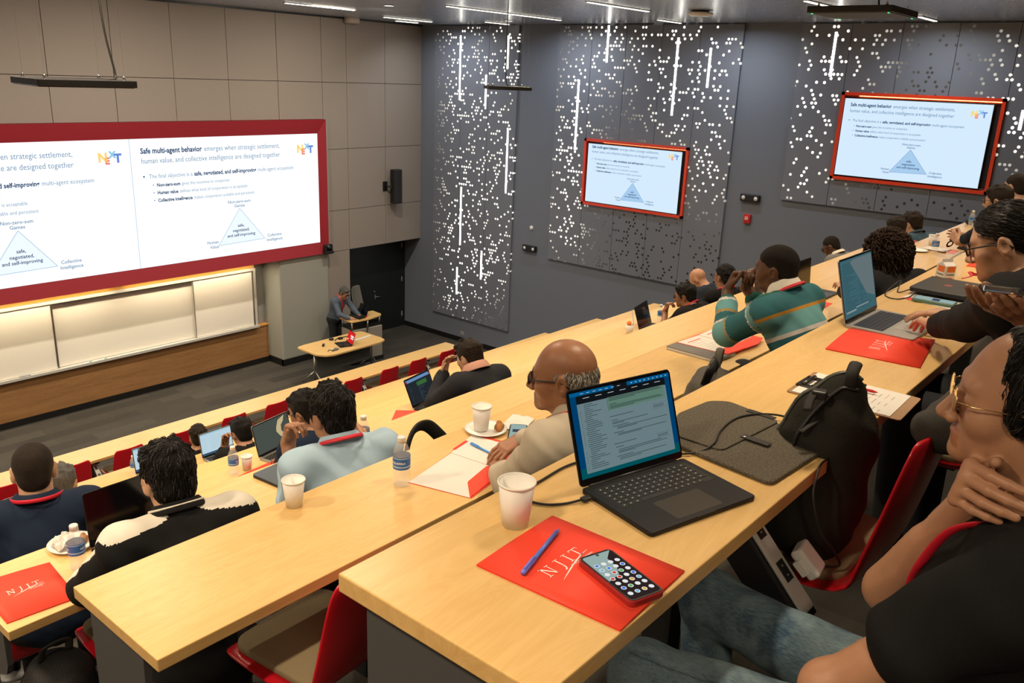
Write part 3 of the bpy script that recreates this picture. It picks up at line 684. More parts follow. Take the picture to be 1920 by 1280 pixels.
def folder(corners, z, label, emblem=None, es=.6, er=0):
    cx = sum(c[0] for c in corners)/4; cy = sum(c[1] for c in corners)/4
    e = empty('folder', (cx, cy, z)); tag(e, label, 'folder', 'red conference folders')
    P = [(c[0]-cx, c[1]-cy) for c in corners]
    mb = MB(); mb.prism(P, .0005, .0018); mb.build('back_cover', M_folder, e)
    k = Vector((P[0][0]-P[1][0], P[0][1]-P[1][1]))*.0
    mb = MB(); mb.prism([(p[0]*.985, p[1]*.985) for p in P], .0018, .0032); mb.build('inner_sheets', M_paper, e)
    mb = MB(); n = 8                                                     # slightly bowed front cover
    A, B_, C, D_ = [Vector((p[0], p[1])) for p in P]
    top = []; 
    for i in range(n+1):
        t = i/n; a = A.lerp(D_, t); b_ = B_.lerp(C, t); zz = .0034+.0022*math.sin(PI*t)
        top += [(a.x,a.y,zz),(b_.x,b_.y,zz)]
    mb.add(top, [(2*i,2*i+2,2*i+3,2*i+1) for i in range(n)], 0, True); mb.build('front_cover', M_folder, e, solid=.0009)
    if emblem: njit(e, emblem[0]-cx, emblem[1]-cy, .0066, es, er)
    return e
folder([(1.028,.905),(1.046,.602),(1.279,.612),(1.272,.915)], DZ('f'), 'red folder under the phone on the nearest desk', (1.086,.777), .62)
folder([(2.869,.944),(2.897,.640),(3.291,.695),(3.198,.974)], DZ('f'), 'red folder lying in front of the silver laptop', (2.985,.800), .72, .08)
folder([(.868,3.262),(.855,2.931),(1.090,2.908),(1.119,3.221)], DZ('d'), 'red folder at the left end of the third desk', (.923,3.098), .62, -.05)
def pen(a, b_, z, label, m_, kind='pen'):
    A, B_ = Vector((a[0],a[1],z)), Vector((b_[0],b_[1],z)); d = (B_-A).normalized(); e = empty('pen', A); tag(e, label, 'pen')
    L = (B_-A).length
    mb = MB(); mb.tube([Vector((0,0,.0048)), d*(L*.70)+Vector((0,0,.0048))], [.0042,.0044], 10); mb.build('barrel', m_[0], e)
    mb = MB(); mb.tube([d*(L*.68)+Vector((0,0,.0055)), d*L+Vector((0,0,.0055))], [.0055,.0048], 10); mb.obox(d*(L*.83)+Vector((0,0,.0115)), d, (0,0,1), d.cross(Vector((0,0,1))), L*.13,.001,.002); mb.build('cap', m_[1], e)
    mb = MB(); mb.tube([-d*.012+Vector((0,0,.0048)), Vector((0,0,.0048))], [.0012,.0042], 10); mb.build('tip', m_[2], e)
    return e
pen((1.215,.862), (1.056,.818), DZ('f')+.0055, 'blue ballpoint pen lying on the near red folder', (M_blue2, mat('blue_cap', (.16,.20,.75), .3), M_blue2))
pen((2.337,1.971), (2.352,2.12), DZ('e')+.004, 'light blue pen lying on the open white folder', (mat('sky_pen', (.08,.28,.72), .3),)*3)
pen((2.512,.668), (2.507,.758), DZ('f')+.010, 'thick red pen lying on the clipboard', (mat('red_pen', (.62,.02,.03), .3),)*3)

def phone(c, yaw, z, label, case, tilt=None, screen='icons', l=.158, w=.076, loc=None):
    e = empty('phone', loc or (c[0], c[1], z), yaw); tag(e, label, 'phone')
    if tilt: e.rotation_euler = tilt
    mb = MB(); mb.prism(rrect(w, l, .012, 5), 0, .0125); mb.build('case', case, e, bevel=.0025)
    mb = MB(); mb.prism(rrect(w-.006, l-.006, .010, 5), .0126, .0135); mb.build('bezel', M_black, e)
    sm, n2 = emit('phone_wall_dark', srgb(52,40,40), .8), emit('phone_wall_pale', srgb(165,190,185), .8)
    W, L_ = w-.011, l-.013
    mb = MB(); P = rrect(W, L_, .007, 4); mb.prism(P, .0136, .0138)
    mb.build('screen', sm if screen == 'icons' else n2, e)
    if screen == 'icons':
        mb = MB(); mb.add([(-W/2+.004,L_/2-.002,.0140),(-W/2,L_/2-.006,.0140),(-W/2,-.012,.0140),(-.004,-.002,.0140),(.008,.020,.0140),(.010,.050,.0140),(W/2-.002,L_/2-.002,.0140)], [(0,1,2,3,4,5,6)]); mb.build('wallpaper', n2, e)
        ic = MB(); cols = [srgb(240,240,240), srgb(70,120,230), srgb(220,60,50), srgb(90,180,90), srgb(240,180,60), srgb(120,190,220)]
        mats = [emit('icon%d' % i, c_, .9) for i, c_ in enumerate(cols)]
        pat = [1,0,0,0, 5,1,0,1, 0,2,3,0, 2,2,0,1, 0,0,4,5, 1,3,0,0, 0,5,4,0]
        k = 0
        for row in range(7):
            for cc in range(4):
                x = -.0235+cc*.0157; y = .038-row*.0155
                if row == 6: y -= .003
                ic.add([(x+.0052*math.cos(a*PI/8), y+.0052*math.sin(a*PI/8), .0142) for a in range(16)], [tuple(range(16))], 0)
                if pat[k]: ic.add([(x+.0036*math.cos(a*PI/8), y+.0036*math.sin(a*PI/8), .01425) for a in range(16)], [tuple(range(16))], pat[k])
                k += 1
        ic.build('app_icons', mats, e)
        mb = MB(); mb.add([(.0035*math.cos(a*PI/6), L_/2-.006+.0035*math.sin(a*PI/6), .0143) for a in range(12)], [tuple(range(12))]); mb.build('camera_hole', M_black, e)
    else:
        mb = MB(); mb.add([(-.022,-.01,.0140),(.022,-.01,.0140),(.022,.02,.0140),(-.022,.02,.0140)],[(0,1,2,3)]); mb.build('app_window', emit('phone_dark_tile', srgb(70,75,95), .8), e)
    return e
phone((1.166,.682), math.atan2(.748-.60, 1.228-1.176)-PI/2+.02, DZ('f')+.0056, 'phone in a clear red case lying on the near red folder', mat('clear_red_case', (.30,.02,.02), .15, coat=.5), l=.160, w=.078)
phone((2.575,2.058), -.95, DZ('e'), 'black phone beside the plate with the cup', M_black, screen='dark')

# ---- laptops
def key_mesh(w, d):
    mb = MB(); rows = 6; kw = w/14.5
    for r_ in range(rows):
        n = 14 if r_ < 5 else 9
        x = -w/2
        for i in range(n):
            ww = kw*(1.0 if r_ < 5 else 1.0); 
            if r_ == 5 and i == 3: ww = kw*5.2
            if r_ < 5 and i == 13: ww = kw*1.4
            y = d/2-(r_+.5)*d/rows
            mb.box(x+.0012, x+ww-.0012, y-d/rows/2+.0012, y+d/rows/2-.0012, .0002, .0012, 0)
            if not (r_ == 5 and i == 3): mb.box(x+ww*.43, x+ww*.58, y-.0012, y+.0014, .00125, .0014, 1)
            x += ww
    return mb
def screen_doc(e, W, Hh, style):
    """content of the lit laptop screen, lying in the lid plane (x right, y up)"""
    mb = MB()
    def R(x0,y0,x1,y1,mi): mb.add([(x0*W-W/2,y0*Hh,0),(x1*W-W/2,y0*Hh,0),(x1*W-W/2,y1*Hh,0),(x0*W-W/2,y1*Hh,0)],[(0,1,2,3)],mi)
    def zz(k): 
        for i in range(len(mb.v)-4, len(mb.v)): mb.v[i] = (mb.v[i][0], mb.v[i][1], .00005*k)
    def RR(*a, k=1): R(*a); zz(k)
    if style == 'doc':
        cols = [(0,70,120),(0,100,160),(20,24,28),(118,142,148),(104,140,124),(60,110,80),(52,66,70),(200,210,214),(0,90,100)]
        mats = [emit('doc%d' % i, srgb(*c_), .75) for i, c_ in enumerate(cols)]
        RR(0,0,1,1,0); RR(0,0,1,.12,8,k=2); RR(0,.955,.42,1,1,k=2); RR(.56,.955,1,1,1,k=2); RR(.42,.955,.56,1,2,k=2)
        RR(.055,.86,.95,.955,2,k=3); RR(.055,.05,.95,.86,3,k=4); RR(.345,.71,.93,.865,4,k=5); RR(.342,.70,.346,.868,5,k=6)
        rr = random.Random(3)
        for i in range(34):
            y = .835-i*.0232
            if y < .07: break
            L_ = .05+.13*rr.random(); x0 = .105+(.012 if rr.random() > .4 else 0); RR(x0,y,x0+L_,y+.0062,6,k=6); 
            if rr.random() > .3: RR(.075,y,.083,y+.006,6,k=6)
        for y, x0, x1 in [(.85,.36,.88),(.835,.36,.91),(.82,.36,.62),(.775,.36,.43),(.755,.36,.88),(.74,.36,.90),(.725,.36,.60),(.63,.345,.58),(.58,.36,.42),(.555,.36,.72),(.54,.36,.48),(.51,.36,.52),(.49,.40,.92),(.475,.40,.60),(.43,.36,.46),(.41,.40,.90),(.395,.40,.64),(.30,.345,.57),(.26,.36,.44),(.225,.38,.82),(.205,.38,.88),(.19,.38,.55),(.15,.36,.52),(.13,.38,.86),(.11,.38,.60)]:
            RR(x0,y,x1,y+.0065,6,k=6)
        for y in (.60,.235): 
            RR(.78,y,.93,y+.002,6,k=6); RR(.78,y+.06,.93,y+.062,6,k=6); RR(.79,y+.02,.90,y+.026,6,k=6); RR(.79,y+.038,.90,y+.044,6,k=6)
        for i in range(9): RR(.60+i*.045,.970,.612+i*.045,.982,7,k=4)
        for i in range(7): RR(.10+i*.06,.972,.13+i*.06,.978,7,k=4); 
        for i in range(7): RR(.12+i*.12,.915,.18+i*.12,.922,7,k=5)
        for i, c_ in enumerate(((240,90,80),(240,190,70),(90,190,90))): pass
    elif style == 'teal':
        cols = [(70,110,120),(112,128,132),(45,80,92),(150,165,168),(30,50,60)]
        mats = [emit('teal%d' % i, srgb(*c_), .75) for i, c_ in enumerate(cols)]
        RR(0,0,1,1,0); RR(.02,.05,.98,.97,0,k=2)
        rr = random.Random(5)
        for i in range(26):
            y = .92-i*.033; RR(.05,y,.05+.30*rr.random()+.1,y+.008,2,k=3)
            if i > 8: RR(.5,y,.5+.4*rr.random(),y+.007,2,k=3)
        mb.add([(-W*.10,.97*Hh,.0003),(-W*.20,.93*Hh,.0003),(W*.02,.62*Hh,.0003),(W*.22,.30*Hh,.0003),(W*.48,.20*Hh,.0003),(W*.49,.97*Hh,.0003)],[(0,1,2,3,4,5)],1)
        RR(.05,.08,.35,.11,3,k=5); RR(.35,.12,.75,.14,3,k=5)
    elif style == 'light':
        cols = [(176,206,222),(196,222,234),(120,150,175),(60,85,110)]
        mats = [emit('light%d' % i, srgb(*c_), .9) for i, c_ in enumerate(cols)]
        RR(0,0,1,1,0); RR(.0,.12,1,.92,1,k=2)
        for i in range(12): RR(.30,.82-i*.055,.62+.03*(i % 5),.835-i*.055,0,k=3)
        for i in range(8): RR(.04,.80-i*.07,.18,.812-i*.07,0,k=3)
        RR(0,0,1,.10,3,k=3)
    elif style == 'code':
        cols = [(38,44,50),(110,150,200),(60,110,60),(60,80,100),(150,40,60),(70,90,110)]
        mats = [emit('code%d' % i, srgb(*c_), .85) for i, c_ in enumerate(cols)]
        RR(0,0,1,1,0); RR(.0,.86,1,.97,1,k=2); RR(0,.86,.06,.94,4,k=3); RR(.94,.90,1,.97,4,k=3); RR(.40,.62,.80,.78,2,k=3)
        rr = random.Random(8)
        for i in range(12): RR(.06,.78-i*.055,.06+.12*rr.random()+.03,.79-i*.055,3,k=4); RR(.42,.56-i*.045,.42+.3*rr.random(),.57-i*.045,5,k=4)
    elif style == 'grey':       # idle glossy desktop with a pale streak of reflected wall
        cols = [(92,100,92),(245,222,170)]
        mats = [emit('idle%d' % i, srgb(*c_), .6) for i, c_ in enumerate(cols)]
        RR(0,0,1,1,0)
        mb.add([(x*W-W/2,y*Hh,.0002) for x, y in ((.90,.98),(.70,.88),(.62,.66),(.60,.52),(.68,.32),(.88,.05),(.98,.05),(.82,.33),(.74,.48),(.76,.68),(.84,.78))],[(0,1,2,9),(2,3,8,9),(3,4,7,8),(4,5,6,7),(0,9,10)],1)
    elif style == 'red':
        cols = [(225,40,40),(250,240,240)]
        mats = [emit('redslide%d' % i, srgb(*c_), .9) for i, c_ in enumerate(cols)]
        RR(0,0,1,1,0); RR(.45,.55,.92,.72,1,k=2); RR(.5,.38,.92,.5,1,k=2); RR(.08,.15,.2,.3,1,k=2)
    else:
        mats = [mat('dark_screen_glass', (.004,.004,.005), .12)]
        RR(0,0,1,1,0)
    return mb.build('screen', mats, e)
def laptop(hl, hr, z, w, d, ang, style, label, body=M_spacegrey, keym=None, lid=None, lidlogo=None, th=.0155, lidh=None, screenface=True):
    """hl/hr: hinge corners as seen by the user (left, right); user sits on the side the keyboard runs to"""
    u = (Vector((hr[0],hr[1],0))-Vector((hl[0],hl[1],0))).normalized(); c = (Vector((hl[0],hl[1],0))+Vector((hr[0],hr[1],0)))/2
    rz = math.atan2(u.y, u.x)
    e = empty('laptop', (c.x,c.y,z), rz); tag(e, label, 'laptop', 'laptops on the desks')
    mb = MB(); mb.prism(rrect(w, d, .010, 5, 0, -d/2), .001, th*.72); mb.build('base', body, e, bevel=.002)
    mb = MB(); mb.box(-w*.44, w*.44, -d*.53, -d*.085, th*.72-.0005, th*.72+.0003); kb = mb.build('keyboard_well', M_black, e)
    km = key_mesh(w*.86, d*.42); ko = km.build('keys', keym or [mat('key_black', (.008,.008,.009), .45), mat('key_legend', (.62,.60,.52), .5)], e); ko.location = (0,-d*.307,th*.72)
    mb = MB(); mb.prism(rrect(w*.43, d*.35, .006, 4, 0, -d*.76), th*.72-.0003, th*.72+.0003); mb.build('trackpad', mat('trackpad_dark', (.035,.03,.024), .35) if body is M_spacegrey else mat('trackpad_silver', (.42,.41,.39), .35), e)
    mb = MB(); mb.box(-w*.09,w*.09,-d-.0005,-d+.004,th*.5,th*.72+.0004); mb.build('lid_notch', body, e)
    lh = lidh or d*.99
    mb = MB(); mb.prism(rrect(w, lh, .010, 5, 0, lh/2), -.0045, 0)
    lo = mb.build('lid', lid or body, e, bevel=.0015); lo.location = (0,0,th*.72+.001); lo.rotation_euler = (PI/2-ang,0,0)
    mb = MB(); mb.prism(rrect(w-.003, lh-.004, .008, 5, 0, lh/2), .0001, .0006); mb.build('glass_bezel', mat('bezel_black', (.005,.005,.006), .2), lo)
    s = screen_doc(lo, w-.014, lh-.024, style); s.location = (0,.016,.0009)
    mb = MB(); mb.tube([(-w*.42,0,th*.72),(w*.42,0,th*.72)], .004, 10); mb.build('hinge', M_black, e)
    if lidlogo:
        mb = MB(); mb.prism(rrect(.03,.03,.008,4,0,lh/2), -.0049, -.0046); mb.build('lid_badge', lidlogo, lo)
    return e
silver = mat('silver_aluminium', (.40,.39,.37), .38, metal=.7)
silver = mat('silver_aluminium', (.40,.39,.37), .38, metal=.7)
RAD = math.radians
laptop((1.394,.936),(1.706,.850), DZ('f'), .314, .222, RAD(20), 'doc', 'open dark laptop showing a document on the nearest desk', lidh=.214)
laptop((3.198,.994),(3.566,.988), DZ('f'), .356, .248, RAD(15), 'teal', 'open silver laptop on the nearest desk used by the woman in the black blazer', body=silver, keym=[mat('key_navy', (.010,.013,.028), .4), mat('key_legend2', (.25,.27,.35), .5)])
laptop((1.265,3.19),(1.61,3.19), DZ('d'), .345, .240, RAD(4), 'dark', 'open laptop with black screen in front of the black and white jacket')
laptop((2.825,4.375),(3.150,4.44), DZ('c'), .325, .225, RAD(15), 'grey', 'open silver laptop with idle grey screen beside the man with glasses', body=silver, lidh=.212)
laptop((4.113,4.30),(4.44,4.36), DZ('c'), .325, .225, RAD(24), 'code', 'open black laptop with dark code screen beside the pink hood')
laptop((3.60,6.46),(3.93,6.47), DZ('q'), .325, .225, RAD(10), 'light', 'open laptop with bright screen beside the smooth dark haired head', body=silver)
laptop((3.05,6.58),(3.375,6.56), DZ('q'), .325, .225, RAD(10), 'light', 'open bright screened laptop just above the track jacket man\'s head', body=silver)
laptop((1.98,6.40),(2.30,6.40), DZ('q'), .32, .225, RAD(10), 'light', 'open bright laptop mostly hidden by the navy polo man', body=silver)
laptop((5.93,2.24),(6.24,2.24), DZ('e'), .315, .225, RAD(5), 'dark', 'open black laptop right of the striped sweater man')
laptop((7.17,4.22),(7.55,4.30), DZ('c'), .375, .245, RAD(18), 'dark', 'open black laptop before the man resting chin on hand')
laptop((8.45,5.02),(8.75,5.22), DZ('c2'), .33, .225, RAD(12), 'light', 'laptop with pale blue screen behind the chin resting man', body=silver)
# closed laptops
def closed(c, rz, z, w, d, label, m_, badge=None, th=.018):
    e = empty('laptop', (c[0],c[1],z), rz); tag(e, label, 'laptop', 'laptops on the desks')
    mb = MB(); mb.prism(rrect(w,d,.012,5), .001, th*.55); mb.build('base', M_black, e, bevel=.002)
    mb = MB(); mb.prism(rrect(w,d,.012,5), th*.58, th); mb.build('lid', m_, e, bevel=.002)
    mb = MB(); mb.tube([(-w*.4,d/2,th*.5),(w*.4,d/2,th*.5)], th*.38, 8); mb.build('hinge', M_black, e)
    if badge: mb = MB(); mb.prism(rrect(.045,.03,.008,4), th, th+.0004); mb.build('lid_badge', badge, e)
    return e
closed((4.16,.868), -.03, DZ('f')+.014, .335, .235, 'closed black laptop resting on the green phone and papers', mat('lid_black', (.025,.025,.026), .5), mat('badge_red', (.25,.05,.06), .4), th=.020)
closed((2.30,3.185), .10, DZ('d'), .40, .265, 'closed blue grey laptop in front of the light blue shirt', mat('lid_slate', (.055,.075,.10), .4))
# ---- sleeve
e = empty('laptop_sleeve', (1.93,.81,DZ('f'))); tag(e, 'dark grey felt laptop sleeve beside the open dark laptop', 'laptop sleeve')
def rnd(pts, r=.02, n=4):
    out = []
    for i in range(len(pts)):
        a, b_, c = Vector(pts[i-1]), Vector(pts[i]), Vector(pts[(i+1) % len(pts)])
        p = b_+(a-b_).normalized()*r; q = b_+(c-b_).normalized()*r
        for k in range(n+1):
            t = k/n; out.append(((1-t)**2*p.x+2*t*(1-t)*b_.x+t*t*q.x, (1-t)**2*p.y+2*t*(1-t)*b_.y+t*t*q.y))
    return out
o2 = lambda P: [(p[0]-1.93, p[1]-.81) for p in P]
body = rnd(o2([(1.725,.640),(2.035,.618),(2.125,.94),(2.085,.985),(1.93,1.0),(1.76,.90)]), .022)
mb = MB(); mb.prism(body, .001, .011); mb.build('felt_body', M_felt, e, bevel=.004)
flap = rnd(o2([(1.80,.800),(2.085,.775),(2.122,.94),(2.083,.983),(1.93,.998),(1.80,.925)]), .02)
mb = MB(); mb.prism(flap, .0115, .0155); mb.build('flap', M_felt, e, bevel=.0015)
mb = MB(); mb.obox((1.915-1.93,.765-.81,.0165), (1,-.06,0), (.06,1,0), (0,0,1), .012,.038,.0012); mb.build('closure_tab', mat('dark_leather', (.02,.017,.014), .5), e)
mb = MB(); mb.obox((2.09-1.93,.83-.81,.0165), (1,-.06,0), (.06,1,0), (0,0,1), .010,.04,.0012); mb.build('closure_strap', MATS['dark_leather'], e)
mb = MB(); mb.lathe([(0,.0185),(.004,.018),(.005,.0165)], 10, (1.915-1.93,.795-.81,0)); mb.build('rivet', M_chrome, e)
# ---- clipboard
e = empty('clipboard', (2.47,.71,DZ('f'))); tag(e, 'brown clipboard with printed sheets overhanging the nearest desk edge', 'clipboard')
o3 = lambda P: [(p[0]-2.47, p[1]-.71) for p in P]
mb = MB(); mb.prism(rnd(o3([(2.36,.545),(2.59,.552),(2.594,.876),(2.355,.870)]), .012), .0005, .004); mb.build('board', M_tan, e, bevel=.001)
mb = MB(); mb.prism(o3([(2.366,.575),(2.584,.580),(2.588,.862),(2.362,.856)]), .0042, .0056); mb.build('paper', M_paper, e)
mb = MB(); mb.box(-.048,.048,.143,.158,.0056,.010); mb.tube([(-.045,.135,.014),(.045,.135,.014)], .006); mb.box(-.05,-.035,.105,.155,.006,.012); mb.box(.035,.05,.105,.155,.006,.012); mb.tube([(-.036,.112,.012),(.036,.112,.012)], .003); mb.build('clip', mat('dark_steel', (.08,.075,.07), .3, metal=1), e)
mb = MB()
mb.add([(p[0],p[1],.0058) for p in o3([(2.375,.772),(2.575,.776),(2.575,.790),(2.375,.786)])],[(0,1,2,3)],0)
mb.add([(-.035,.0672,.0059),(.0,.0677,.0059),(.0,.0712,.0059),(-.035,.0707,.0059)],[(0,1,2,3)],1); mb.add([(.02,.068,.0059),(.04,.0683,.0059),(.04,.0716,.0059),(.02,.0713,.0059)],[(0,1,2,3)],1)
rr = random.Random(4)
for i in range(9):
    y = .045-i*.018
    for x0 in (-.095,-.035,.03):
        L_ = .02+.03*rr.random(); mb.add([(x0,y,.0058),(x0+L_,y,.0058),(x0+L_,y+.0022,.0058),(x0,y+.0022,.0058)],[(0,1,2,3)],2 if rr.random() > .2 else 3)
for i in range(3):
    y = .118-i*.010; mb.add([(-.06,y,.0058),(.06-.02*i,y,.0058),(.06-.02*i,y+.002,.0058),(-.06,y+.002,.0058)],[(0,1,2,3)],2)
mb.build('print', [M_txtr, M_txtw, mat('grey_print', (.25,.24,.23), .6), mat('pale_red_print', (.6,.3,.28), .6)], e)
# ---- cups, bottles, plates
cup(1.196, .952, DZ('f'), 'white paper cup on the nearest desk behind the red folder', .89)
cup(1.56, 2.215, DZ('e'), 'white paper cup standing alone at the left end of the second desk', .92)
cup(2.492, 2.190, DZ('e')+.008, 'white paper cup standing on the paper plate', .98)
cup(2.700, 4.315, DZ('c'), 'white paper cup beside the bottle in front of the silver laptop', .85)
cup(9.02, 2.10, DZ('e'), 'white paper cup in front of the clasped hands', 1.0)
cup(4.40, .72, DZ('f'), 'white paper cup at the right edge half hidden by the black blazer', 1.15)
e = cup(4.57, .945, DZ('f'), 'clear plastic cup beside the orange juice carton on the nearest desk', 1.12, 'clear plastic cups', True)
bottle(1.925, 2.07, DZ('e'), 'plastic water bottle standing by the open white folder on the second desk')
bottle(1.180, 3.105, DZ('d'), 'plastic water bottle behind the red folder on the third desk')
bottle(2.605, 4.31, DZ('c'), 'plastic water bottle beside the paper cup on the fourth desk')
bottle(3.50, 7.575, DZ('b2'), 'small looking distant water bottle left of the bright laptops')
bottle(2.675, 3.165, DZ('d'), 'plastic water bottle held by the man in the light blue shirt')
bottle(8.60, 1.97, DZ('e'), 'plastic water bottle beside the paper plate at the right')
bottle(7.66, 4.27, DZ('c'), 'plastic water bottle behind the chin resting man\'s laptop')
bottle(10.72, 2.13, DZ('e'), 'plastic water bottle at the far right end of the second desk')
def plate(x, y, z, label, r=.09):
    e = empty('paper_plate', (x,y,z)); tag(e, label, 'plate', 'white paper plates')
    mb = MB(); mb.lathe([(0,.002),(.055*r/.09,.002),(.066*r/.09,.008),(r,.0135),(r+.001,.0145),(.066*r/.09,.0105),(.055*r/.09,.0045),(0,.0045)], 36); mb.build('plate_body', M_plate, e); return e
plate(2.505, 2.175, DZ('e'), 'white paper plate under a cup and pastry on the second desk')
plate(1.235, 3.29, DZ('d'), 'white paper plate with napkin and pastry on the third desk')
plate(8.60, 2.13, DZ('e'), 'white paper plate beside the bottle at the right of the second desk', .11)
def pastry(x, y, z, rz, label, s=1):
    e = empty('pastry', (x,y,z), rz); tag(e, label, 'pastry', 'brown pastries')
    mb = MB(); P = []; rr = random.Random(int(x*100))
    mb.sphere((0,0,.014*s), .03*s, 14, sc=(1.1,.75,.55)); mb.sphere((.022*s,.008*s,.020*s), .018*s, 10, sc=(.9,.8,.7)); mb.sphere((-.02*s,-.006*s,.012*s), .018*s, 10, sc=(1,.9,.7))
    mb.v = [(v[0]+rr.uniform(-.0015,.0015), v[1]+rr.uniform(-.0015,.0015), max(0,v[2]+rr.uniform(-.0015,.0015))) for v in mb.v]
    mb.build('crust', M_pastry, e, sub=1); return e
pastry(2.545, 2.135, DZ('e')+.006, .4, 'brown pastry on the plate beside the cup')
pastry(1.275, 3.275, DZ('d')+.006, .8, 'brown pastry on the plate behind the bottle', .9)
def crumple(name, x, y, z, w, d, h, label, rz=0, cat='napkin'):
    e = empty(name, (x,y,z), rz); tag(e, label, cat); rr = random.Random(int(100*(x+y))); n = 9; P = []; F = []
    for i in range(n):
        for j in range(n): P.append(((i/(n-1)-.5)*w+rr.uniform(-.004,.004), (j/(n-1)-.5)*d+rr.uniform(-.004,.004), .002+rr.random()**2*h))
    for i in range(n-1):
        for j in range(n-1): F.append((i*n+j,(i+1)*n+j,(i+1)*n+j+1,i*n+j+1))
    mb = MB(); mb.add(P, F, 0, True); mb.build('tissue', M_paper, e, sub=1, solid=.0008); return e
crumple('napkin', 1.205, 3.285, DZ('d')+.012, .085, .09, .06, 'crumpled white napkin on the plate behind the bottle')
crumple('napkin', 2.66, 2.13, DZ('e'), .17, .11, .012, 'white napkin lying right of the cup and plate', .3)
# ---- open folder on e
e = empty('open_folder', (2.15,2.0,DZ('e'))); tag(e, 'open folder of white sheets with red pocket by the bald man', 'folder')
o4 = lambda P: [(p[0]-2.15, p[1]-2.0) for p in P]
mb = MB(); mb.prism(o4([(1.948,2.061),(2.02,1.812),(2.27,1.86),(2.50,1.95),(2.44,2.19),(2.23,2.125)]), .0005, .002); mb.build('back_cover', M_folder, e)
mb = MB(); mb.prism(o4([(1.950,2.060),(2.018,1.818),(2.267,1.872),(2.239,2.123)]), .0022, .0032); mb.build('inner_sheet', M_paper, e)
mb = MB(); mb.prism(o4([(2.241,2.125),(2.269,1.874),(2.47,1.955),(2.43,2.185)]), .0022, .0036); mb.build('inner_sheet', M_paper, e)
mb = MB(); mb.prism(rnd(o4([(2.018,1.816),(2.262,1.868),(2.255,1.945),(2.10,1.905)]), .012), .0036, .0046); mb.build('pocket', M_folder, e)
mb = MB(); mb.prism(rnd(o4([(2.28,1.880),(2.475,1.957),(2.462,2.00),(2.33,1.95)]), .01), .0040, .0050); mb.build('pocket', M_folder, e)
mb = MB(); mb.add([(p[0],p[1],.0042) for p in o4([(2.27,2.13),(2.37,2.15),(2.368,2.163),(2.268,2.143)])],[(0,1,2,3)]); mb.build('red_heading', M_txtr, e)
# ---- notebook + open folder by striped man
e = empty('notebook', (4.15,2.06,DZ('e'))); tag(e, 'grey covered notebook under the open folder by the striped sweater man', 'notebook')
mb = MB(); mb.prism([(-.06,.16),(-.075,-.155),(.13,-.165),(.13,.155)], .001, .016); mb.build('pages', M_paper, e)
mb = MB(); mb.prism([(-.062,.162),(-.077,-.157),(.13,-.167),(.13,.157)], .0162, .019); mb.prism([(-.062,.162),(-.077,-.157),(.13,-.167),(.13,.157)], 0, .001); mb.build('cover', mat('notebook_grey', (.16,.15,.14), .6), e)
e = empty('open_folder', (4.40,2.06,DZ('e'))); tag(e, 'open folder with programme sheets and red pocket under the striped sleeve', 'folder')
o5 = lambda P: [(p[0]-4.40, p[1]-2.06) for p in P]
mb = MB(); mb.prism(o5([(4.19,2.215),(4.20,1.90),(4.53,1.87),(4.66,1.90),(4.64,2.20)]), .0195, .0205); mb.build('back_cover', M_folder, e)
mb = MB(); mb.prism(o5([(4.195,2.213),(4.20,1.965),(4.40,1.935),(4.41,2.195)]), .0207, .0217); mb.build('inner_sheet', M_paper, e)
mb = MB(); mb.prism(o5([(4.415,2.197),(4.41,1.96),(4.63,1.96),(4.635,2.198)]), .0207, .0217); mb.build('inner_sheet', M_paper, e)
mb = MB(); mb.prism(rnd(o5([(4.20,1.902),(4.405,1.885),(4.40,1.985),(4.205,1.955)]), .008), .022, .023); mb.build('pocket', M_folder, e)
mb = MB()
for p in ([(4.23,2.16),(4.36,2.15),(4.36,2.158),(4.23,2.168)],[(4.46,2.16),(4.60,2.155),(4.60,2.163),(4.46,2.168)]): mb.add([(q[0],q[1],.0219) for q in o5(p)],[(0,1,2,3)],0)
for i in range(7):
    y = 2.14-i*.024; mb.add([(q[0],q[1],.0219) for q in o5([(4.23,y),(4.35-.02*(i % 3),y-.005),(4.35-.02*(i % 3),y-.003),(4.23,y+.002)])],[(0,1,2,3)],1)
mb.build('print', [M_txtr, MATS['grey_print']], e)
# ---- small red folders in the back rows
def flat_folder(pts, z, label, split=False):
    cx = sum(p[0] for p in pts)/len(pts); cy = sum(p[1] for p in pts)/len(pts); e = empty('folder', (cx,cy,z)); tag(e, label, 'folder', 'red conference folders')
    P = [(p[0]-cx,p[1]-cy) for p in pts]
    mb = MB(); mb.prism(P, .0005, .003); mb.build('cover', M_folder, e)
    if split:
        mb = MB(); mb.prism([(P[0][0]*.95,P[0][1]*.95),(P[1][0]*.95,P[1][1]*.95),(P[2][0]*.95,P[2][1]*.95)], .0031, .004); mb.build('inner_sheet', M_paper, e)
    return e
flat_folder([(2.60,4.265),(2.62,3.99),(2.85,4.0),(2.86,4.30)], DZ('c'), 'red folder under the cup and bottle of the fourth desk, only its edge seen')
flat_folder([(3.86,4.26),(4.02,4.385),(4.14,4.25),(3.98,4.12)], DZ('c'), 'red folder tip left of the dark code laptop')
flat_folder([(5.68,1.93),(5.66,2.16),(5.88,2.17),(5.90,1.94)], DZ('e'), 'red and white folder between the striped sweater and the curly haired woman', True)
flat_folder([(8.72,1.83),(8.70,2.10),(8.93,2.11),(8.95,1.84)], DZ('e'), 'red folder under the notepad by the clasped hands')
flat_folder([(4.93,.70),(4.92,.96),(5.15,.97),(5.16,.71)], DZ('f'), 'red folder at the right behind the plastic cup')
flat_folder([(7.72,4.03),(7.72,4.20),(7.90,4.20),(7.90,4.03)], DZ('c'), 'red and white folder under the chin resting man\'s elbow', True)
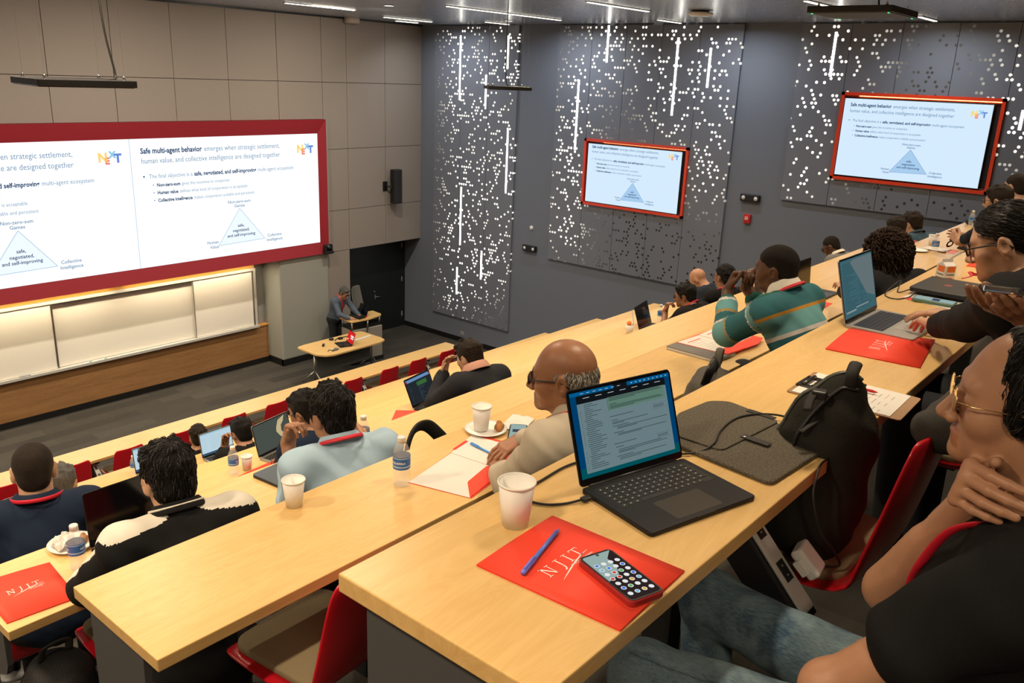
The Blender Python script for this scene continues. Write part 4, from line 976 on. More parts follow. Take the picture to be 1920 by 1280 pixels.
e = empty('notepad', (8.80,2.00,DZ('e')+.0035), -.1); tag(e, 'white notepad with black edge below the clasped hands', 'notepad')
mb = MB(); mb.box(-.09,.10,-.10,.11,0,.006); mb.build('backing', M_black, e); mb = MB(); mb.box(-.088,.098,-.098,.108,.0062,.010); mb.build('pages', M_paper, e)
e = empty('case', (10.93,2.19,DZ('e'))); tag(e, 'small black pouch at the far right end of the second desk', 'pouch')
mb = MB(); mb.sphere((0,0,.035), .06, 14, sc=(1.2,.8,.6)); mb.build('pouch_body', M_blackm, e)
e = empty('paper_sheets', (3.95,.86,DZ('f'))); tag(e, 'printed white sheets under the green phone and black laptop', 'paper')
mb = MB(); mb.prism([(-.07,.13),(-.12,-.12),(.06,-.135),(.12,.11)], .0003, .0022); mb.build('sheet', M_paper, e)
mb = MB(); mb.add([(-.07,.13,.0024),(-.09,.04,.0024),(-.02,.10,.0024)],[(0,1,2)]); mb.build('red_corner', M_txtr, e)
mb = MB(); mb.add([(.0,-.125,.0024),(.045,-.128,.0024),(.05,-.10,.0024),(.005,-.098,.0024)],[(0,1,2,3)]); mb.build('blue_print', mat('pale_blue_print', (.35,.5,.65), .6), e)
phone((3.90,.855), .03+PI, DZ('f')+.0025, 'phone in a green case sticking out under the closed black laptop', M_green, screen='dark', w=.08, l=.17)
def carton(x, y, z, rz, label, sc=1):
    e = empty('juice_carton', (x,y,z), rz); e.scale = (sc,)*3; tag(e, label, 'juice carton', 'orange juice cartons'); w = .036
    mb = MB(); mb.box(-w,w,-w,w,0,.095); v = [(-w,-w,.095),(w,-w,.095),(w,w,.095),(-w,w,.095),(-w,0,.118),(w,0,.118)]
    mb.add(v, [(0,1,5,4),(2,3,4,5),(1,2,5),(3,0,4)], 0); mb.box(-w,w,-.002,.002,.116,.132); mb.build('carton_body', M_white, e, bevel=.001)
    for k, R_ in enumerate((0, PI/2, -PI/2, PI)):
        M = Matrix.Rotation(R_,4,'Z'); pm = MB(); y0 = -w-.0004
        pm.add([M @ Vector(p) for p in ((-.022,y0,.060),(.030,y0,.060),(.030,y0,.094),(-.022,y0,.094))],[(0,1,2,3)],0); pm.build('orange_panel', M_orange, e); pm = MB()
        pm.add([M @ Vector((.004+.028*math.cos(PI*i/10), y0, .002+.028*math.sin(PI*i/10))) for i in range(11)],[tuple(range(11))],0); pm.build('printed_orange', M_orange, e); pm = MB()
        pm.add([M @ Vector((-.018+.014*math.cos(i*PI/5), y0-.0003, .022+.007*math.sin(i*PI/5))) for i in range(10)],[tuple(range(10))],0); pm.build('printed_leaf', M_leaf, e)
        tm = MB(); put_text(tm, 'Tropicana', .0135, 0, 0, 0, 'CENTER', bold=.0005); tm.v = [tuple(M @ Vector((p[0], y0-.0002, .042+p[1]))) for p in tm.v]; tm.build('lettering', mat('dark_green_print', (.02,.07,.03), .5), e)
    return e
carton(4.415, .945, DZ('f'), -.62, 'orange juice carton behind the closed black laptop', .84)
carton(5.06, .93, DZ('f'), -.62, 'orange juice carton further right half hidden by the blazer woman\'s face', .84)
carton(8.74, 4.23, DZ('c'), -.4, 'small distant orange juice carton by the man in the red lanyard', 1.0)
e = empty('fruit_cup', (7.03,4.25,DZ('c'))); tag(e, 'white cup topped with bright fruit left of the black laptop', 'cup')
mb = MB(); mb.lathe([(0,.004),(.030,.0),(.043,.10),(.041,.10),(.03,.006)], 28); mb.build('cup_body', M_cup, e)
mb = MB(); mb.sphere((-.01,0,.115), .026, 12); mb.build('fruit', M_orange, e); mb = MB(); mb.sphere((.02,.008,.11), .024, 12); mb.sphere((.0,-.02,.108), .02, 10); mb.build('topping', mat('cream_topping', (.75,.68,.5), .5), e)
e = empty('ribbon', (4.35,.80,DZ('f')+.036)); tag(e, 'red curled lanyard lying on the closed black laptop', 'lanyard')
mb = MB(); mb.tube(spline([(.02,.06,.0),(.06,.03,.012),(.10,.05,.022),(.12,.0,.006),(.15,-.03,.012),(.17,.02,.004),(.13,.05,.004)],6), .007, 6, flat=.25); mb.build('strap', mat('lanyard_red', (.58,.012,.03), .5), e)
# ---- cables
e = empty('charging_cable', (0,0,0)); tag(e, 'black charging cable running from the dark laptop over the felt sleeve to the white charger', 'cable')
z = DZ('f')+.004
mb = MB(); mb.tube(spline([(1.368,.905,z+.004),(1.333,.925,z),(1.300,.952,z),(1.288,.985,z),(1.306,1.02,z),(1.39,1.03,z),(1.50,1.03,z),(1.60,.985,z),(1.70,.90,z),(1.76,.845,z+.004),(1.815,.83,z+.0145),(1.90,.855,z+.0145),(2.0,.865,z+.0145),(2.066,.845,z+.0145),(2.12,.80,z+.011),(2.16,.735,z),(2.195,.69,z),(2.20,.64,z),(2.13,.60,z),(2.03,.595,z),(1.93,.600,z),(1.875,.590,z-.008),(1.835,.578,z-.05),(1.84,.55,z-.13),(1.90,.53,z-.20),(1.93,.52,z-.245),(1.905,.535,z-.245),(1.875,.56,z-.235)],7), .0028, 8); mb.build('cord', M_cable, e)
mb = MB(); mb.obox((1.372,.903,z+.004),(.83,-.24,0),(.24,.83,0),(0,0,1),.010,.007,.004); mb.build('plug', M_black, e, bevel=.001)
e = empty('power_adapter', (1.845,.585,4.745)); tag(e, 'white square power adapter plugged under the nearest desk', 'charger'); e.rotation_euler = (RAD(45),0,.15)
mb = MB(); mb.box(-.025,.045,-.04,.04,.002,.035); mb.build('adapter_body', M_white, e, bevel=.009, seg=3); mb = MB(); mb.box(-.037,-.024,-.02,.02,.0,.022); mb.build('plug_head', M_white, e, bevel=.003)
e = empty('power_cable', (0,0,0)); tag(e, 'thin black cable curling left of the closed black laptop', 'cable')
mb = MB(); mb.tube(spline([(4.03,.99,z+.012),(3.98,1.03,z),(4.10,1.055,z+.03),(4.0,1.06,z+.02),(3.88,1.055,z),(3.83,1.0,z),(3.90,.965,z),(3.99,.96,z+.008)],7), .0025, 7); mb.build('cord', M_cable, e)
# ================================================================== PEOPLE (signed-distance bodies turned into one continuous surface)
f32 = np.float32
def vec(*a): return np.array(a, float)
def rotm(ax, deg):
    return np.array(Matrix.Rotation(math.radians(deg), 3, ax))
class Prims:
    def __init__(s): s.p = []
    def rc(s, a, b, ra, rb, k=.02, m=0, sub=False): s.p.append(('rc', np.array(a,float), np.array(b,float), ra, rb, k, m, sub)); return s
    def el(s, c, r, k=.02, m=0, R=None, sub=False): s.p.append(('el', np.array(c,float), np.array(r,float), R, None, k, m, sub)); return s
    def sp(s, c, r, k=.02, m=0, sub=False): return s.rc(c, c, r, r, k, m, sub)
    def bounds(s):
        lo = np.full(3, 1e9); hi = -lo
        for q in s.p:
            if q[7]: continue
            if q[0] == 'rc': r = max(q[3], q[4]); l = np.minimum(q[1],q[2])-r; h = np.maximum(q[1],q[2])+r
            else:
                e = q[2] if q[3] is None else np.sqrt(((q[3]*q[2][None,:])**2).sum(1)); l = q[1]-e; h = q[1]+e
            lo = np.minimum(lo, l); hi = np.maximum(hi, h)
        return lo, hi
def sdf_eval(prims, lo, n, h, wr=None):
    F = np.full(n, .3, f32); BD = np.full(n, 9, f32); LB = np.zeros(n, np.uint8)
    ax = [lo[i]+h*np.arange(n[i]) for i in range(3)]
    for q in prims.p:
        k = q[5]; mg = k+2.5*h+.012
        if q[0] == 'rc': r = max(q[3], q[4]); l = np.minimum(q[1],q[2])-r-mg; u = np.maximum(q[1],q[2])+r+mg
        else:
            e = q[2] if q[3] is None else np.sqrt(((q[3]*q[2][None,:])**2).sum(1)); l = q[1]-e-mg; u = q[1]+e+mg
        i0 = [max(0, int((l[i]-lo[i])/h)) for i in range(3)]; i1 = [min(n[i], int((u[i]-lo[i])/h)+2) for i in range(3)]
        if any(i1[i] <= i0[i] for i in range(3)): continue
        sl = tuple(slice(i0[i], i1[i]) for i in range(3))
        X = ax[0][sl[0]][:,None,None]; Y = ax[1][sl[1]][None,:,None]; Z = ax[2][sl[2]][None,None,:]
        if q[0] == 'rc':
            a, b = q[1], q[2]; ba = b-a; L = float(ba@ba)
            px, py, pz = X-a[0], Y-a[1], Z-a[2]
            t = np.clip((px*ba[0]+py*ba[1]+pz*ba[2])/L, 0, 1) if L > 1e-12 else 0.0
            d = np.sqrt((px-t*ba[0])**2+(py-t*ba[1])**2+(pz-t*ba[2])**2) - (q[3]+(q[4]-q[3])*t)
        else:
            px, py, pz = X-q[1][0], Y-q[1][1], Z-q[1][2]; R = q[3]
            if R is not None: px, py, pz = (R[0,0]*px+R[1,0]*py+R[2,0]*pz), (R[0,1]*px+R[1,1]*py+R[2,1]*pz), (R[0,2]*px+R[1,2]*py+R[2,2]*pz)
            r = q[2]; k0 = np.sqrt((px/r[0])**2+(py/r[1])**2+(pz/r[2])**2); k1 = np.sqrt((px/r[0]**2)**2+(py/r[1]**2)**2+(pz/r[2]**2)**2)+1e-9
            d = k0*(k0-1)/k1
        d = d.astype(f32); G = F[sl]
        if q[7]:
            m_ = np.maximum(k-np.abs(G+d), 0); F[sl] = np.maximum(G, -d)+m_*m_/(4*k)
        else:
            m_ = np.maximum(k-np.abs(G-d), 0); F[sl] = np.minimum(G, d)-m_*m_/(4*k)
            B = BD[sl]; w = d < B; B[w] = d[w]; LB[sl][w] = q[6]
    if wr:
        X = ax[0][:,None,None]; Y = ax[1][None,:,None]; Z = ax[2][None,None,:]
        for (A, fr, ph) in wr:
            F += (A*np.sin(fr*(X*.9+Z*.5)+ph+1.6*np.sin(fr*.41*(Y-Z)+ph))*np.sin(fr*.8*(Z*.8-Y*.6)+2*ph+1.3*np.sin(fr*.37*X))).astype(f32)
    return F, LB
def snets(F, LB, lo, h):
    S = F < 0; n = F.shape
    c = np.zeros((n[0]-1,n[1]-1,n[2]-1), np.uint8)
    for i in (0,1):
        for j in (0,1):
            for k in (0,1): c += S[i:n[0]-1+i, j:n[1]-1+j, k:n[2]-1+k]
    act = (c > 0) & (c < 8); I = np.argwhere(act)
    if len(I) == 0: return np.zeros((0,3)), np.zeros((0,4),int), np.zeros(0,int)
    idx = np.full(act.shape, -1, np.int64); idx[act] = np.arange(len(I))
    P = np.zeros((len(I),3)); W = np.zeros(len(I))
    for a in range(3):
        o1, o2 = [x for x in range(3) if x != a]
        for u in (0,1):
            for v in (0,1):
                A = I.copy(); A[:,o1] += u; A[:,o2] += v; B = A.copy(); B[:,a] += 1
                fa = F[A[:,0],A[:,1],A[:,2]]; fb = F[B[:,0],B[:,1],B[:,2]]; m = (fa < 0) != (fb < 0)
                t = fa[m]/(fa[m]-fb[m]); q = A[m].astype(float); q[:,a] += t; P[m] += q; W[m] += 1
    P = P/W[:,None]; lab = LB[I[:,0],I[:,1],I[:,2]].astype(int)
    Q = []
    for a in range(3):
        b, d = (a+1) % 3, (a+2) % 3
        sl0 = [slice(None)]*3; sl1 = [slice(None)]*3; sl0[a] = slice(0,n[a]-1); sl1[a] = slice(1,n[a])
        E = S[tuple(sl0)] != S[tuple(sl1)]
        J = np.argwhere(E); J = J[(J[:,b] > 0) & (J[:,d] > 0) & (J[:,b] < n[b]-1) & (J[:,d] < n[d]-1)]
        ins = S[J[:,0],J[:,1],J[:,2]]
        def g(db, dd):
            K = J.copy(); K[:,b] -= db; K[:,d] -= dd; return idx[K[:,0],K[:,1],K[:,2]]
        q = np.stack([g(1,1), g(0,1), g(0,0), g(1,0)], 1); q[~ins] = q[~ins][:,::-1]; Q.append(q)
    Q = np.concatenate(Q); Q = Q[(Q >= 0).all(1)]
    return lo+P*h, Q, lab
def to_mesh(name, parts, mats, smooth=True, remap=None):
    V = []; Fq = []; Lb = []; o = 0
    for (v, q, l) in parts:
        if len(q) == 0: continue
        u = np.unique(q); mp = np.full(len(v), -1, np.int64); mp[u] = np.arange(len(u)); V.append(v[u]); Fq.append(mp[q]+o); Lb.append(l[q[:,0]]); o += len(u)
    V = np.concatenate(V); Fq = np.concatenate(Fq); Lb = np.concatenate(Lb)
    me = bpy.data.meshes.new(name); me.vertices.add(len(V)); me.vertices.foreach_set('co', V.astype(f32).ravel())
    me.loops.add(len(Fq)*4); me.loops.foreach_set('vertex_index', Fq.astype(np.int32).ravel())
    me.polygons.add(len(Fq)); me.polygons.foreach_set('loop_start', np.arange(0,len(Fq)*4,4,dtype=np.int32)); me.polygons.foreach_set('loop_total', np.full(len(Fq),4,np.int32))
    for m in mats: me.materials.append(m)
    me.polygons.foreach_set('material_index', np.minimum(Lb, len(mats)-1).astype(np.int32)); me.polygons.foreach_set('use_smooth', np.ones(len(Fq), bool))
    me.update(calc_edges=True); return me
def smooth_v(v, q, it=1, lam=.5):
    for _ in range(it):
        acc = np.zeros_like(v); cnt = np.zeros(len(v))
        for i in range(4):
            a, b = q[:,i], q[:,(i+1) % 4]; np.add.at(acc, a, v[b]); np.add.at(cnt, a, 1); np.add.at(acc, b, v[a]); np.add.at(cnt, b, 1)
        m = cnt > 0; v = v.copy(); v[m] = v[m]*(1-lam)+lam*acc[m]/cnt[m][:,None]
    return v
def sdf_obj(name, prims, h, mats, parent=None, fine=(), wr=None, loc=None, clip=None, sm=1):
    lo, hi = prims.bounds(); lo = lo-3*h-.01; hi = hi+3*h+.01
    if clip is not None: lo = np.maximum(lo, clip[0]); hi = np.minimum(hi, clip[1])
    def run(lo, hi, h):
        n = tuple(int(math.ceil((hi[i]-lo[i])/h))+1 for i in range(3)); F, LB = sdf_eval(prims, lo, n, h, wr)
        v, q, l = snets(F, LB, lo, h)
        if sm and len(q): v = smooth_v(v, q, sm)
        return v, q, l
    parts = []; v, q, l = run(lo, hi, h); c = v[q].mean(1) if len(q) else None
    keep = np.ones(len(q), bool)
    for (a, b, hf) in fine: keep &= ~((c > a) & (c < b)).all(1)
    parts.append((v, q[keep], l))
    for (a, b, hf) in fine:
        v2, q2, l2 = run(a-3*hf-.5*h, b+3*hf+.5*h, hf)
        if len(q2):
            c2 = v2[q2].mean(1); k2 = ((c2 > a-.45*h) & (c2 < b+.45*h)).all(1); parts.append((v2, q2[k2], l2))
    me = to_mesh(name, parts, mats); o = bpy.data.objects.new(name, me); COL.objects.link(o)
    if parent is not None: o.parent = parent
    if loc is not None: o.location = loc
    return o

def skin_mat(name, col, rough=.42):
    m = mat('skin_'+name, col, rough, var=.10, vscale=35, bump=.06, bscale=260); return m
def hair_mat(name, col, stretch=(1,1,1), rough=.5, bump=1.0, sc=260, var=.35):
    return mat('hair_'+name, col, rough, bump=bump, bscale=sc, var=var, vscale=90, stretch=stretch, spec=.22)
def cloth_mat(name, col, var=.08, bump=.25, rough=.85, sc=700): return mat('cloth_'+name, col, rough, bump=bump, bscale=sc, var=var, vscale=14, spec=.25)
from mathutils.bvhtree import BVHTree
def cling(o, pts, off=.003, n=6):
    me = o.data; bv = BVHTree.FromPolygons([v.co for v in me.vertices], [tuple(p.vertices) for p in me.polygons]); out = []
    for p in spline(pts, n):
        l, nr, _, _ = bv.find_nearest(p); out.append(l+nr*off)
    return out
def unit(v): v = np.array(v, float); return v/(np.linalg.norm(v)+1e-12)

def head_prims(P, c, R, s=1.0, fat=1.0, ear=True, m=0, lips=1):
    T = lambda x, y, z: c + R @ (np.array((x,y,z))*s)
    P.el(T(0,-.012,.032), vec(.074,.094,.086)*s, .02, m, R)
    P.rc(T(0,.025,.0), T(0,.042,-.066), .060*s*fat, .044*s*fat, .03, m)
    P.el(T(0,.022,-.062), vec(.058*fat,.056,.048)*s, .025, m, R)
    P.sp(T(0,.074,-.098), .019*s, .022, m)
    P.rc(T(-.030,.076,.020), T(.030,.076,.020), .0125*s, .0125*s, .016, m)
    for x in (-1,1):
        P.sp(T(x*.040,.055,-.028), .026*s*fat, .022, m)
        P.el(T(x*.031,.0935,.000), vec(.016,.012,.011)*s, .010, m, R, sub=True)
        P.sp(T(x*.031,.0755,.001), .0125*s, .003, m)
    P.rc(T(0,.085,.006), T(0,.108,-.036), .0085*s, .0125*s, .010, m)
    for x in (-1,1): P.sp(T(x*.012,.097,-.041), .0095*s, .007, m)
    P.rc(T(-.017,.083,-.0645), T(.017,.083,-.0645), .0075*s, .0075*s, .006, lips); P.sp(T(0,.087,-.064), .0075*s, .006, lips)
    P.rc(T(-.014,.082,-.076), T(.014,.082,-.076), .0085*s, .0085*s, .006, lips)
    if ear:
        for x in (-1,1):
            Re = R @ rotm('Z', x*-22) @ rotm('X', -12)
            P.el(T(x*.0775,-.012,-.008), vec(.010,.022,.034)*s, .006, m, Re)
            P.el(T(x*.0880,-.006,-.004), vec(.007,.011,.020)*s, .005, m, Re, sub=True)
    P.rc(T(0,-.022,-.055), T(0,-.030,-.11), .054*s, .056*s, .03, m)

def hand_prims(P, W, d, nrm, side, curl=(30,35,25), spread=6, thumb=35, s=1.0, m=0, curls=None, tc=25):
    """W wrist, d fingers direction, nrm palm normal (curl direction), side +1: thumb along +lateral"""
    d = unit(d); nrm = unit(np.array(nrm)-d*(np.array(nrm)@d)); lat = np.cross(d, nrm)*side   # thumb side
    X = [.030,.010,-.011,-.030]; LN = [(.043,.026,.021),(.047,.029,.022),(.043,.027,.021),(.034,.020,.018)]; PL = [.092,.095,.090,.082]
    for i in range(4):
        K = W+(d*PL[i]+lat*X[i]-nrm*(.002*abs(i-1.3)))*s
        P.rc(W+lat*X[i]*.55*s, K, .0175*s, .0120*s, .016, m)
        dd = unit(d+lat*math.tan(math.radians(spread*(1.4-i)))); p = K; ang = 0; cc = curls[i] if curls else curl
        for j in range(3):
            ang += cc[j]; v = unit(dd*math.cos(math.radians(ang))+nrm*math.sin(math.radians(ang))); q = p+v*LN[i][j]*s
            r0, r1 = (.0098,.0090,.0082,.0072)[j], (.0098,.0090,.0082,.0072)[j+1]; f_ = (1,1.03,.97,.86)[i]
            P.rc(p, q, r0*s*f_, r1*s*f_, .004, m); p = q
    b0 = W+(d*.022+lat*.024+nrm*.006)*s; td = unit(d*math.cos(math.radians(thumb))+lat*math.sin(math.radians(thumb))+nrm*.35)
    b1 = b0+td*.042*s; t2 = unit(td*math.cos(math.radians(tc))+unit(d-lat*.4)*math.sin(math.radians(tc))); b2 = b1+t2*.032*s; b3 = b2+unit(t2+d*.25)*.026*s
    P.rc(b0, b1, .0155*s, .0115*s, .014, m); P.rc(b1, b2, .0110*s, .0100*s, .005, m); P.rc(b2, b3, .0100*s, .0082*s, .004, m)
    return W+d*.095*s

def ik(S, W, L1, L2, hint):
    D = W-S; L = np.linalg.norm(D); 
    if L > (L1+L2)*.995: W = S+D/L*(L1+L2)*.995; D = W-S; L = np.linalg.norm(D)
    a = (L1*L1-L2*L2+L*L)/(2*L); hgt = math.sqrt(max(0, L1*L1-a*a)); u = D/L; hv = np.array(hint,float); hv = unit(hv-u*(hv@u))
    return S+u*a+hv*hgt, W

def glasses(par, c, R, s, style, mat_f, lens=True, half=False):
    T = lambda x, y, z: Vector(c + R @ (np.array((x,y,z))*s))
    mb = MB(); hw, hh = {'round':(.022,.019),'rect':(.025,.016),'square':(.024,.018)}[style]; r = .0011 if mat_f is M_gold else .0023
    ctr = [(-.032,.100,-.002),(.032,.100,-.002)]
    for (cx, cy, cz) in ctr:
        e_ = 2 if style == 'round' else 4; pts = []
        for i in range(24):
            a = 2*PI*i/24; ca, sa = math.cos(a), math.sin(a); q = (abs(ca)**e_+abs(sa)**e_)**(-1/e_)
            pts.append(T(cx+hw*ca*q, cy-.25*abs(cx+hw*ca*q-cx)*0-.0, cz+hh*sa*q))
        mb.tube(pts, r*s, 6, closed=True)
        ctr_pts = pts
    mb.tube([T(-.010,.1005,.003), T(0,.103,.005), T(.010,.1005,.003)], r*s, 6)
    for x in (-1,1): mb.tube([T(x*(.032+hw),.099,.002), T(x*.070,.080,.003), T(x*.080,.0,.004), T(x*.081,-.018,.0), T(x*.079,-.035,-.018)], r*s*1.1, 6)
    fr = mb.build('spectacle_frame', mat_f, par)
    for (cx, cy, cz) in (ctr if lens else []):
        m2 = MB(); e_ = 2 if style == 'round' else 4; ring = []
        for i in range(24):
            a = 2*PI*i/24; ca, sa = math.cos(a), math.sin(a); q = (abs(ca)**e_+abs(sa)**e_)**(-1/e_); ring.append((cx+hw*ca*q, cz+hh*sa*q))
        v = [T(x, cy+.0006, z) for x, z in ring]+[T(x, cy-.0006, z) for x, z in ring]
        m2.add(v, [tuple(range(24)), tuple(range(24,48))[::-1]]+[(i,(i+1)%24,24+(i+1)%24,24+i) for i in range(24)], 0); m2.build('lens', M_lens, fr)
    return fr
def eyes(par, c, R, s, iris=(.03,.015,.008)):
    T = lambda x, y, z: c + R @ (np.array((x,y,z))*s)
    wm = mat('eye_white', (.45,.41,.38), .3); im = mat('eye_iris_dark', iris, .15)
    for x in (-1,1):
        mb = MB(); mb.sphere(T(x*.031,.0752,.0003), .0114*s, 14); o = mb.build('eye', wm, par)
        m2 = MB(); m2.sphere(T(x*.031,.0812,.0003), .0064*s, 12); m2.build('iris', im, o)
    
def hair_prims(P, style, c, R, s, seed=0):
    T = lambda x, y, z: c + R @ (np.array((x,y,z))*s); rr = np.random.default_rng(seed)
    def face_cut(y=.088, z=-.045, r=(.085,.060,.098), k=.012): P.el(T(0,y,z), vec(*r)*s, k, 0, R, sub=True)
    if style in ('short','side'):
        P.el(T(0,-.014,.042), vec(.083,.104,.089)*s, .02, 0, R); P.el(T(0,-.058,-.020), vec(.068,.050,.062)*s, .02, 0, R)
        for x in (-1,1): P.el(T(x*.066,.004,.012), vec(.018,.032,.040)*s, .012, 0, R)
        for i in range(26):
            a = rr.uniform(0,2*PI); e = rr.uniform(.25,1.35); v = vec(math.cos(a)*math.cos(e),math.sin(a)*math.cos(e),math.sin(e)); p = vec(0,-.014,.042)+v*vec(.080,.100,.088); w = unit(vec(-v[1],v[0],rr.uniform(-.3,.3)))
            P.rc(T(*p), T(*(p+w*.03)), .012*s, .006*s, .012)
        P.rc(T(-.05,.062,.085), T(.045,.068,.088), .020*s, .016*s, .015)
        face_cut()
        for x in (-1,1): P.el(T(x*.088,-.006,-.012), vec(.016,.030,.036)*s, .006, 0, R, sub=True)
    elif style == 'buzz':
        P.el(T(0,-.013,.034), vec(.0765,.0965,.088)*s, .02, 0, R); P.el(T(0,-.056,-.018), vec(.062,.047,.058)*s, .02, 0, R); face_cut(.090,-.040,(.085,.056,.100))
        for x in (-1,1): P.el(T(x*.088,-.004,-.016), vec(.018,.034,.038)*s, .006, 0, R, sub=True)
    elif style == 'fringe':       # bald on top
        P.el(T(0,-.016,.008), vec(.0775,.094,.062)*s, .02, 0, R); P.el(T(0,-.058,-.022), vec(.064,.046,.058)*s, .02, 0, R)
        P.el(T(0,.030,.085), vec(.085,.125,.062)*s, .012, 0, R, sub=True); face_cut(.062,-.03,(.10,.072,.10))
        for x in (-1,1): P.el(T(x*.088,-.002,-.016), vec(.018,.030,.036)*s, .006, 0, R, sub=True)
    elif style == 'recede':       # thick sides, high forehead
        P.el(T(0,-.020,.040), vec(.081,.096,.084)*s, .02, 0, R); P.el(T(0,-.058,-.018), vec(.066,.048,.060)*s, .02, 0, R)
        for x in (-1,1): P.el(T(x*.068,.006,.010), vec(.016,.030,.045)*s, .012, 0, R)
        P.el(T(0,.095,.035), vec(.068,.075,.105)*s, .012, 0, R, sub=True); face_cut(.094,-.05,(.09,.062,.09))
        for x in (-1,1): P.el(T(x*.088,-.004,-.016), vec(.016,.030,.036)*s, .006, 0, R, sub=True)
    elif style in ('curly','bigcurly'):
        big = style == 'bigcurly'; q = 1.32 if big else 1.04
        P.el(T(0,-.020,.040), vec(.078,.096,.084)*s*q, .02, 0, R); P.el(T(0,-.060,-.020 if not big else -.055), vec(.066,.05,.06)*s*(1.5 if big else 1), .02, 0, R)
        nn = 260 if big else 110
        for i in range(nn*(3 if big else 2)):
            a = rr.uniform(0,2*PI); e = rr.uniform(-.5 if big else .05,1.5); v = vec(math.cos(a)*math.cos(e),math.sin(a)*math.cos(e),math.sin(e)); p = vec(0,-.020,.038)+v*vec(.080,.098,.086)*q
            if p[1] > .05 and p[2] < .06: continue
            P.sp(T(*p), s*rr.uniform(.005,.012), .003)
        if big:
            for i in range(420):
                a = rr.uniform(PI*.95,2.05*PI); r_ = rr.uniform(.085,.125); p = vec(r_*math.cos(a), r_*.95*math.sin(a)-.01, rr.uniform(-.16,.03)); P.sp(T(*p), s*rr.uniform(.007,.013), .003)
        face_cut(.094,-.045,(.082,.062,.096))
        if not big:
            for x in (-1,1): P.el(T(x*.088,-.004,-.016), vec(.016,.030,.036)*s, .006, 0, R, sub=True)
    elif style == 'pulled':       # pulled back into a low knot
        P.el(T(0,-.016,.038), vec(.080,.099,.086)*s, .02, 0, R); P.el(T(0,-.060,-.010), vec(.066,.050,.058)*s, .02, 0, R)
        P.el(T(0,-.118,-.035), vec(.048,.040,.045)*s, .018, 0, R)
        P.el(T(0,.100,-.030), vec(.080,.060,.100)*s, .012, 0, R, sub=True)
        for x in (-1,1): P.el(T(x*.088,-.002,-.022), vec(.018,.034,.036)*s, .006, 0, R, sub=True)

